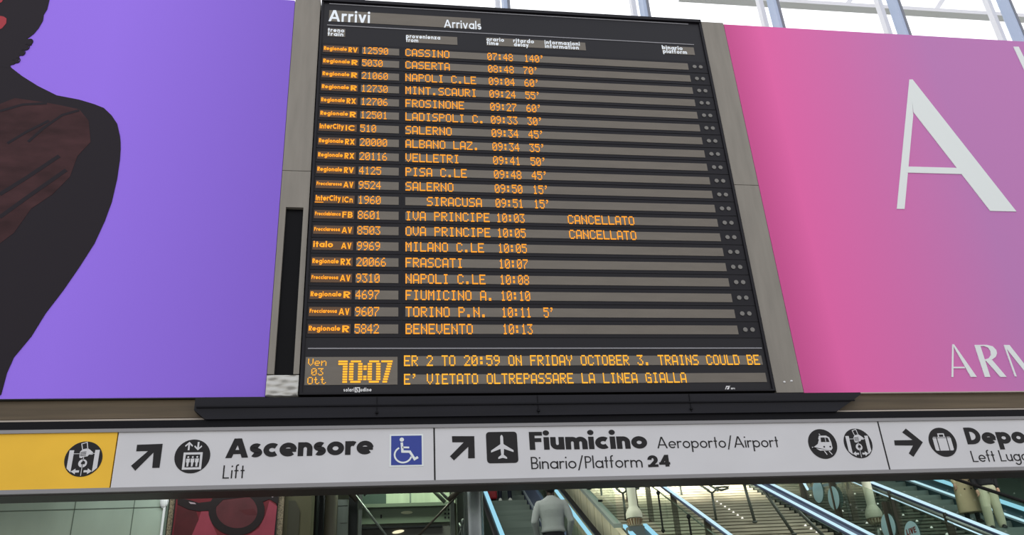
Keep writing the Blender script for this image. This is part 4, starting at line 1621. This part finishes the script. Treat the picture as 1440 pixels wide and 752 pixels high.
# ================================================================== STAIRS
SRISE = 0.112
SRUN = SRISE / TS
st1 = thing('staircase', tuple(RW(6.0, 12.0, 0)), 'wide central stone staircase with small step lights', 'staircase', kind='structure')
st2 = thing('staircase', tuple(RW(10.0, 12.0, 0)), 'stone staircase in dimmed colours behind the glass partition', 'staircase', kind='structure')
M_riser2 = mat('stair_riser_glass_dimmed', (66, 72, 66), 0.6, vary=0.12, vscale=(2, 2, 2))  # stair colours darkened for the tint of the glass in front
M_tread2 = mat('stair_tread_glass_dimmed', (84, 90, 82), 0.6, vary=0.12, vscale=(2, 2, 2))
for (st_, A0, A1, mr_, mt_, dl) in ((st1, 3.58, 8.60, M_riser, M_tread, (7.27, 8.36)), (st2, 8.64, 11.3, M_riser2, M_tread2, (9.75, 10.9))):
    k = 0
    while True:
        s = 13.0 + k * SRUN
        if s > 24.4:
            break
        b = MB()
        step_block(b, A0, A1, s + 0.02, SRUN, SRISE, 0.2)
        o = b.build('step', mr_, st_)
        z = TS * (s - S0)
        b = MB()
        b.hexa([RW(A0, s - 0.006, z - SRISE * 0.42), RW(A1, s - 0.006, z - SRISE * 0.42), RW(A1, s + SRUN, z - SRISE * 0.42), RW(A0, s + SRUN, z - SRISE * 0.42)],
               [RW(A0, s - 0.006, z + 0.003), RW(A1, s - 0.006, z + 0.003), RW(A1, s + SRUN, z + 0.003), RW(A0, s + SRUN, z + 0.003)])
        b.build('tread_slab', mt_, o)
        if 17.2 < s < 20.7:
            for ad in dl:
                if (ad == 8.36 and s > 18.4) or (ad == 7.27 and s < 18.9):
                    continue
                if st_ is st2 and k % 2:
                    continue
                b = MB()
                c_ = RW(ad, s - 0.012, z - 0.06)
                b.prism([(c_.x - 0.035, c_.z - 0.025), (c_.x + 0.035, c_.z - 0.025), (c_.x + 0.012, c_.z + 0.03), (c_.x - 0.012, c_.z + 0.03)], c_.y, c_.y + 0.02)
                b.build('step_light', M_marker, o)
        k += 1


def railing(label, a, s_posts, h, sA, sB, r, tubes, post_mat, post_w, rail_mat, cat='handrail', hpost=None, group=None):
    p0 = RH(a, sA, 0)
    t = thing('stair_railing', (p0.x, p0.y, p0.z), label, cat, group)
    for (da, dh, rr, mt) in tubes:
        b = MB()
        rail_tube(b, a + da, h + dh, sA, sB, rr)
        b.build('rail', mt, t, smooth=True)
    for s in s_posts:
        b = MB()
        q = RH(a, s, 0)
        b.box(q.x - post_w / 2, q.x + post_w / 2, q.y - 0.02, q.y + 0.02, q.z - 0.02, RH(a, s, h - 0.02).z)
        b.build('post', post_mat, t)
    return t


P1S = [13.5 + 1.78 * k for k in range(7)]
P1S = [15.22 + 1.81 * k for k in range(-1, 6)]
ra = railing('glass-sided stair railing with lit blue-white tube on bronze posts', 5.17, P1S, 1.06, 12.0, 24.4, 0.034,
             [(0, 0, 0.026, M_led_pale), (0, -0.05, 0.03, M_navy), (-0.02, -0.20, 0.014, M_steel)], M_bronze, 0.11, M_led_pale)
for s in [14.2 + 1.81 * k for k in range(6)]:
    b = MB()
    q = RH(5.10, s, 0.05)
    b.box(q.x - 0.016, q.x + 0.016, q.y - 0.01, q.y + 0.01, q.z, RH(0, s, 0.86).z)
    b.ball(tuple(RH(5.10, s, 0.86)), 0.04, 0.03, 0.05, 10, 6)
    b.ball(tuple(RH(5.10, s, 0.10)), 0.04, 0.03, 0.04, 10, 6)
    b.build('glass_fitting', M_fit, ra)
    b = MB()
    bar(b, 5.105, 5.115, 0.08, 0.95, s + 0.03, s + 1.78)
    b.build('glass_panel', M_glass, ra)


def yrail(label, a, s, group=None):
    q = RH(a, s, 0)
    t = thing('centre_railing', tuple(q), label, 'handrail')
    top = RH(a, s, 0.58)
    b = MB()
    b.tube([q, top], 0.026, 10)
    b.build('post', M_post, t, smooth=True)
    b = MB()
    for d in (-0.10, 0.10):
        b.tube([top, RH(a + d, s, 0.65)], 0.02, 8)
    b.build('bracket', M_post, t, smooth=True)
    for d in (-0.10, 0.10):
        b = MB()
        rail_tube(b, a + d, 0.67, s - 0.12, 24.4, 0.024)
        b.build('rail', M_led_pale if False else M_steel, t, smooth=True)
    b = MB()
    pts = [RH(a + 0.10, s, 0.67), RW(a + 0.2, s - 0.1, q.z + 0.62), RW(a + 0.33, s - 0.15, q.z + 0.64), RW(a + 0.36, s - 0.12, q.z + 0.68), RW(a + 0.22, s - 0.05, q.z + 0.70), RH(a + 0.1, s, 0.69)]
    b.tube(pts, 0.022, 8)
    b.build('rail_end', M_post, t, smooth=True)
    for s2 in (s + 2.2, s + 4.4):
        b = MB()
        b.tube([RH(a, s2, 0), RH(a, s2, 0.62)], 0.026, 10)
        b.build('post', M_post, t)
    return t


yrail('paired steel handrail ending on a forked post, middle of the central stairs', 6.58, 18.75)
yrail('paired steel handrail on a forked post, beside the white bell column', 4.64, 19.0)
b_s = [17.5, 18.43 + 1.2, 15.8]
rb = railing('double lit handrail in the middle of the stone stairs', 7.15, [], 1.06, 12.0, 24.4, 0.03,
             [(0, 0, 0.024, M_led_pale), (0.28, 0, 0.024, M_led_pale), (0.0, -0.05, 0.028, M_navy), (0.28, -0.05, 0.028, M_navy)], M_post, 0.05, M_led_pale)
for (px, py) in ((1062, 735), (1117, 752), (1180, 775)):
    a_, s_, z_q = ramp(px, py, 0)
    b = MB()
    b.tube([RH(a_, s_, 0), RH(7.2, s_ + 0.0, 1.04)], 0.032, 10)
    b.ball(tuple(RH(a_, s_, 0.02)), 0.06, 0.05, 0.03, 10, 6)
    b.build('post', M_post, rb, smooth=True)
b = MB()
bar(b, 7.14, 7.44, 0.98, 1.0, 12.0, 24.4)
b.build('rail_channel', M_navy, rb)

# glass partition and its stickers
gp = thing('glass_partition', tuple(RH(8.75, 16, 0)), 'sloping glass partition with round pale stickers between the two staircases', 'glass partition')
posts_gp = [(1131, 712), (1178, 727)]
for k, s in enumerate((13.6, 15.3, 17.0, 18.7, 20.4)):
    b = MB()
    bar(b, 8.745, 8.755, 0.05, 1.25, s + 0.06, s + 1.64)
    o = b.build('glass_panel', M_glass_dark, gp)


def s_on(px, py, a):
    lo, hi = 0.0, 1.6
    for _ in range(40):
        mid = (lo + hi) / 2
        if ramp(px, py, mid)[0] > a:
            lo = mid
        else:
            hi = mid
    return ramp(px, py, mid)


for s in (s_on(1176, 705, 8.75)[1], s_on(1132, 700, 8.75)[1], s_on(1176, 705, 8.75)[1] - 1.9):
    b = MB()
    q = RH(8.75, s, 0)
    b.box(q.x - 0.07, q.x + 0.07, q.y - 0.025, q.y + 0.025, q.z - 0.05, q.z + 1.12)
    b.build('post', M_bronze, gp)
b = MB()
rail_tube(b, 8.2, 1.06, 17.62, 24, 0.03)
b.tube([RH(8.2, 17.62, 1.06), RH(8.75, 18.65, 0.62)], 0.028, 8)
b.build('rail', M_led_pale, gp, smooth=True)
b = MB()
bar(b, 8.70, 8.80, 0.0, 0.07, 13.0, 18.6)
b.build('base_rail', mat('base_rail', (150, 172, 170), 0.4, metal=0.3), gp)
stk = []
for (px, py, da) in ((1150, 691, -0.012), (1172, 700, -0.04), (1249, 740, -0.012), (1283, 752, -0.012)):
    # place each disc on the plane a = 8.745
    lo, hi = 0.0, 1.6
    for _ in range(40):
        mid = (lo + hi) / 2
        if ramp(px, py, mid)[0] > 8.74 + da:
            lo = mid
        else:
            hi = mid
    _, s, z = ramp(px, py, mid)
    b = MB()
    R0 = 0.235
    n = 32
    A_ = 8.74 + da
    fr_ = [RW(A_, s + R0 * 1.05 * math.cos(2 * PI * t / n), z + R0 * math.sin(2 * PI * t / n)) for t in range(n)]
    bk = [v + RW(0.004, 0, 0) - RW(0, 0, 0) for v in fr_]
    b.v += fr_ + bk
    b.f.append(tuple(range(n)))
    b.f.append(tuple(range(2 * n - 1, n - 1, -1)))
    for t in range(n):
        u = (t + 1) % n
        b.f.append((u, t, n + t, n + u))
    o = b.build('sticker', M_sticker, gp)
    if px == 1283:
        tb = MB()
        put_text(tb, 'LIVE', -0.16, 0.16, 0.02, 0.02, 0.10, 0, 0.002, w=0.22, gap=0.1)
        for i, v in enumerate(tb.v):
            tb.v[i] = RW(A_ - 0.003 - v.y, s - v.x * 1.0, z + v.z)
        tb.build('sticker_lettering', mat('sticker_red', (120, 48, 44), 0.6), o)

# second stair railing with twin lit tubes
R3 = [13.35, 15.0, 16.66, 18.32, 19.98]
rc = railing('right-hand glass railing with twin lit tubes on bronze posts', 9.54, R3, 1.06, 11.5, 24.4, 0.03,
             [(0, 0, 0.026, M_led_pale), (0.02, -0.05, 0.03, M_navy), (-0.02, -0.11, 0.034, M_steel), (-0.03, -0.165, 0.012, M_led_pale)], M_bronze, 0.13, M_led_pale)
for s in R3:
    b = MB()
    bar(b, 9.62, 9.63, 0.05, 1.0, s + 0.05, s + 1.6)
    b.build('glass_panel', M_glass, rc)
    b = MB()
    q = RH(9.66, s + 0.22, 0)
    b.box(q.x - 0.015, q.x + 0.015, q.y - 0.01, q.y + 0.01, q.z, q.z + 0.9)
    b.ball((q.x, q.y, q.z + 0.9), 0.05, 0.04, 0.05, 10, 6)
    b.ball((q.x, q.y, q.z + 0.2), 0.05, 0.04, 0.05, 10, 6)
    b.build('glass_fitting', M_fit, rc)
bell(1232, 737, 727, 711, 9.7, 16.7, 0.16, 'pale column with a pleated bell foot, behind the bronze post near the round stickers', True)

esc2 = escalator('escalator carrying the two people in pale clothes', 11.62, 12.78, 11.5, 24.0, 0.3,
                 {'L': dict(rail=11.42, led=None, railh=1.04, panel=0.12, mat=M_dkgreen, glass=M_glass),
                  'R': dict(rail=13.0, led=(12.75, 12.78, 0.34, 0.43), railh=1.06, panel=0.30, mat=mat('balustrade_teal', (60, 84, 92), 0.4))})
b = MB()
bar(b, 12.73, 12.77, 0.10, 0.14, 11.5, 24)
b.build('light_line', M_led_pale, esc2)

# dim floor and wall beyond the right escalator
b = MB()
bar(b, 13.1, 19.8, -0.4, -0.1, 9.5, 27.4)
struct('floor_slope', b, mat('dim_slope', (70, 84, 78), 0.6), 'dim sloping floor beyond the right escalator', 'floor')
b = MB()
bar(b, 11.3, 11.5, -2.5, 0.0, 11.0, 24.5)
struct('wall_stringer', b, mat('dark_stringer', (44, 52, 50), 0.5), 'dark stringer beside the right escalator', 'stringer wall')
# landing
b = MB()
z = TS * (24.4 - S0)
b.hexa([RW(0.8, 24.0, z - 0.3), RW(18, 24.0, z - 0.3), RW(18, 27.3, z - 0.3), RW(0.8, 27.3, z - 0.3)], [RW(0.8, 24.0, z), RW(18, 24.0, z), RW(18, 27.3, z), RW(0.8, 27.3, z)])
struct('floor_landing', b, M_tread, 'landing at the head of the stairs', 'floor')

# ================================================================== PEOPLE
def remesh(o, v, sm=4):
    r = o.modifiers.new('r', 'REMESH')
    r.mode = 'VOXEL'
    r.voxel_size = v
    r.use_smooth_shade = True
    s = o.modifiers.new('s', 'SMOOTH')
    s.factor = 0.5
    s.iterations = sm
    return o


def limb(mb, pts, rad, n=14):
    pts = [Vector(p) for p in pts]
    mb.tube(pts, rad, n)
    for p, r in zip(pts, rad):
        mb.ball(tuple(p), r * 0.99, r * 0.99, r * 0.99, 12, 8)


def hand(mb, w, d, side, out):
    """w wrist, d pointing direction, out: thumb direction"""
    d = d.normalized()
    t = (out - d * out.dot(d)).normalized()
    nrm = d.cross(t)
    limb(mb, [w, w + d * 0.04, w + d * 0.09], [0.026, 0.036, 0.034])
    for k, ln in enumerate((0.075, 0.085, 0.08, 0.062)):
        o = w + d * 0.085 + t * (0.027 - 0.018 * k)
        a_ = o + d * ln * 0.5 + nrm * 0.012
        limb(mb, [o, a_, a_ + d * ln * 0.4 + nrm * 0.022], [0.0088, 0.0082, 0.007], 8)
    o = w + d * 0.03 + t * 0.025
    limb(mb, [o, o + d * 0.035 + t * 0.025, o + d * 0.065 + t * 0.03 + nrm * 0.01], [0.011, 0.0095, 0.008], 8)


def person(label, loc, rz, scale, skin, hairc, topc, legc, shoec, arms, legs, longcoat=None, hair='short'):
    root = thing('person', loc, label, 'person', rz=rz)
    root.scale = (scale,) * 3
    ms = mat('skin_' + '_'.join(map(str, skin)), skin, 0.55)
    b = MB()
    # head facing +Y
    b.ball((0, 0.015, 1.64), 0.076, 0.095, 0.115, 24, 16)
    b.ball((0, 0.045, 1.585), 0.055, 0.065, 0.06, 16, 10)
    b.ball((0, 0.112, 1.63), 0.014, 0.02, 0.028, 10, 8)
    b.ball((0, 0.10, 1.578), 0.025, 0.012, 0.010, 10, 8)
    for s in (-1, 1):
        b.ball((s * 0.078, 0.0, 1.635), 0.014, 0.022, 0.034, 10, 8)
        b.ball((s * 0.032, 0.098, 1.675), 0.024, 0.010, 0.008, 10, 6)
    limb(b, [(0, -0.01, 1.42), (0, 0.0, 1.50), (0, 0.005, 1.57)], [0.065, 0.056, 0.054])
    b.loft([(0, 0, 0.90, 0.145, 0.10), (0, 0, 1.05, 0.125, 0.09), (0, 0, 1.25, 0.145, 0.10), (0, 0, 1.38, 0.155, 0.085), (0, 0, 1.45, 0.07, 0.06)])
    for s, ch in ((-1, arms[0]), (1, arms[1])):
        sh, el, wr = [Vector(p) for p in ch]
        limb(b, [sh, el, wr], [0.045, 0.036, 0.025])
        hand(b, wr, (wr - el).normalized() * 0.7 + Vector((0, 0, -0.3)), s, Vector((-s * 0.3, 0.9, 0.1)))
    for ch in legs:
        hp, kn, an = [Vector(p) for p in ch]
        limb(b, [hp, kn, an], [0.07, 0.048, 0.034])
        limb(b, [an + Vector((0, 0, -0.02)), an + Vector((0, 0.1, -0.055))], [0.034, 0.028])
    body = remesh(b.build('body', ms, root, local=True), 0.0085)
    b = MB()
    for s in (-1, 1):
        b.ball((s * 0.031, 0.098, 1.655), 0.012, 0.01, 0.008, 10, 8)
    b.build('eyes', mat('eye_dark', (40, 34, 30), 0.3), body, local=True, smooth=True)
    # hair
    b = MB()
    b.ball((0, -0.004, 1.667), 0.083, 0.095, 0.098, 24, 14)
    if hair == 'long':
        b.loft([(0, -0.05, 1.35, 0.07, 0.03), (0, -0.05, 1.5, 0.085, 0.05), (0, -0.035, 1.64, 0.088, 0.07)])
    else:
        b.ball((0, -0.035, 1.60), 0.068, 0.062, 0.06, 18, 10)
    remesh(b.build('hair', mat('hair_' + str(hairc[0]), hairc, 0.8, bump=0.4, bscale=150), root, local=True), 0.008, 2)
    # top
    b = MB()
    if longcoat is None:
        b.loft([(0, 0, 0.955, 0.178, 0.125), (0, 0, 0.985, 0.188, 0.134), (0, 0, 1.04, 0.172, 0.125), (0, 0, 1.16, 0.178, 0.122), (0, -0.005, 1.28, 0.205, 0.13), (0, -0.005, 1.36, 0.222, 0.118), (0, -0.005, 1.42, 0.195, 0.095), (0, -0.005, 1.455, 0.135, 0.08), (0, 0, 1.49, 0.075, 0.068), (0, 0, 1.505, 0.07, 0.064)], 28)
    else:
        b.loft([(0, 0, longcoat, 0.265, 0.19), (0, 0, longcoat + .05, 0.265, 0.19), (0, 0, 0.75, 0.235, 0.17), (0, 0, 1.05, 0.195, 0.14), (0, 0, 1.30, 0.205, 0.135), (0, 0, 1.38, 0.205, 0.12), (0, 0, 1.45, 0.15, 0.09), (0, 0, 1.50, 0.078, 0.07)], 28)
    for ch in arms:
        sh, el, wr = [Vector(p) for p in ch]
        limb(b, [sh + Vector((-0.012 if sh.x > 0 else 0.012, 0, -0.025)), sh.lerp(el, 0.5), el, wr.lerp(el, 0.12)], [0.070, 0.064, 0.056, 0.042])
    top = remesh(b.build('coat' if longcoat else 'sweater', mat('cloth_' + '_'.join(map(str, topc)), topc, 0.85, vary=0.05, vscale=(5, 5, 5), bump=0.25, bscale=7), root, local=True), 0.0095, 14)
    if longcoat:
        b = MB()
        for z in (0.72, 0.9, 1.08):
            for x in (-0.07, 0.07):
                yy_ = 0.165 if z < 0.8 else (0.152 if z < 1 else 0.145)
                b.ball((x, yy_, z), 0.018, 0.012, 0.018, 10, 6)
        b.build('coat_buttons', mat('button_brown', (70, 52, 40), 0.4), top, local=True, smooth=True)
    # trousers
    b = MB()
    b.loft([(0, 0, 0.80, 0.155, 0.115), (0, 0, 0.90, 0.168, 0.122), (0, 0, 1.0, 0.155, 0.11)])
    for ch in legs:
        hp, kn, an = [Vector(p) for p in ch]
        limb(b, [hp, hp.lerp(kn, .5), kn, kn.lerp(an, .5), an + Vector((0, 0, -0.01))], [0.115, 0.112, 0.104, 0.10, 0.084] if legc[0] > 120 else [0.092, 0.08, 0.062, 0.056, 0.05])
    remesh(b.build('trousers', mat('trouser_' + '_'.join(map(str, legc)), legc, 0.85, bump=0.25, bscale=9), root, local=True), 0.0095, 5)
    for ch in legs:
        an = Vector(ch[2])
        b = MB()
        limb(b, [an + Vector((0, -0.035, -0.045)), an + Vector((0, 0.03, -0.04)), an + Vector((0, 0.13, -0.052))], [0.042, 0.044, 0.036])
        b.box(an.x - 0.044, an.x + 0.044, an.y - 0.075, an.y + 0.165, an.z - 0.088, an.z - 0.06)
        remesh(b.build('shoe', mat('shoe_' + str(shoec[0]), shoec, 0.6), root, local=True), 0.008, 2)
    return root


def snap(s, sA=11.5, d=0.15):
    """feet just behind the front edge of the nearest step"""
    return sA + round((s - sA) / ERUN) * ERUN + d


def tread_at(s, sA=11.5):
    k = int((s - sA) / ERUN)
    return TS * (sA + k * ERUN - S0)


stand = [((-0.09, 0, 0.88), (-0.10, 0.02, 0.48), (-0.11, -0.01, 0.088)), ((0.09, 0, 0.88), (0.10, 0.02, 0.48), (0.11, -0.01, 0.088))]
arms_h = [((-0.195, 0, 1.40), (-0.275, -0.035, 1.12), (-0.23, 0.10, 0.90)), ((0.195, 0, 1.40), (0.275, -0.035, 1.12), (0.23, 0.10, 0.90))]
arms_d = [((-0.19, 0, 1.40), (-0.235, -0.02, 1.12), (-0.22, 0.06, 0.87)), ((0.19, 0, 1.40), (0.235, -0.02, 1.12), (0.22, 0.06, 0.87))]

s = snap(14.87)
q = at(778, 700, 14.87)
pos = RW(2.36, s, tread_at(s))
hd = at(775, 673, pos.y).z - pos.z
person('person in a pale grey sweater riding up the escalator, seen from behind', (pos.x, pos.y, pos.z), -0.10, hd / 1.765,
       (52, 36, 30), (18, 15, 14), (144, 146, 148), (18, 18, 24), (30, 28, 28), arms_h, stand)
s = snap(21.0)
z = tread_at(s)
pos = RW(2.25, s, z)
person('person in dark jeans and white shoes beside the red suitcase', tuple(pos), 0, 0.98,
       (150, 110, 90), (40, 30, 26), (38, 40, 52), (30, 32, 46), (226, 224, 220), arms_d,
       [((-0.09, 0, 0.88), (-0.115, 0.02, 0.48), (-0.125, -0.01, 0.088)), ((0.09, 0, 0.88), (0.115, 0.02, 0.48), (0.125, -0.01, 0.088))])
# red suitcase
pos = RW(1.85, s, z)
sc_ = thing('suitcase', tuple(pos), 'red suitcase standing on the escalator step beside dark jeans', 'suitcase')
b = MB()
b.box(pos.x - 0.20, pos.x + 0.20, pos.y - 0.12, pos.y + 0.12, z + 0.05, z + 0.62)
M_red = mat('suitcase_red', (150, 28, 40), 0.5)
b.build('shell', M_red, sc_, bevel=0.04)
b = MB()
for x in (-0.1, 0, 0.1):
    b.box(pos.x + x - 0.012, pos.x + x + 0.012, pos.y - 0.128, pos.y - 0.118, z + 0.1, z + 0.56)
b.build('rib', M_red, sc_)
for x in (-0.16, 0.16):
    for y in (-0.09, 0.09):
        b = MB().tube([(pos.x + x - 0.012, pos.y + y, z + 0.027), (pos.x + x + 0.012, pos.y + y, z + 0.027)], 0.027, 12)
        b.build('wheel', M_rubber, sc_)
b = MB()
b.tube([(pos.x - 0.09, pos.y + 0.08, z + 0.6), (pos.x - 0.09, pos.y + 0.08, z + 0.98), (pos.x + 0.09, pos.y + 0.08, z + 0.98), (pos.x + 0.09, pos.y + 0.08, z + 0.6)], 0.012, 8)
b.build('handle', M_steel, sc_)

s = snap(17.9)
pos = RW(12.04, s, tread_at(s))
person('person in a long beige coat on the right escalator', tuple(pos), PI - 0.25, 0.98,
       (190, 150, 130), (60, 44, 34), (188, 168, 138), (40, 38, 40), (36, 32, 32), arms_d, stand, longcoat=0.22, hair='long')
s = snap(17.5)
pos = RW(12.22, s, tread_at(s))
person('person in cream trousers and a black top on the right escalator', tuple(pos), PI - 0.35, 0.94,
       (190, 150, 130), (50, 36, 30), (30, 30, 34), (182, 180, 156), (40, 38, 40), arms_d,
       [((-0.09, 0, 0.88), (-0.10, 0.02, 0.48), (-0.12, -0.01, 0.088)), ((0.09, 0, 0.88), (0.13, 0.06, 0.48), (0.13, 0.0, 0.088))], hair='long')
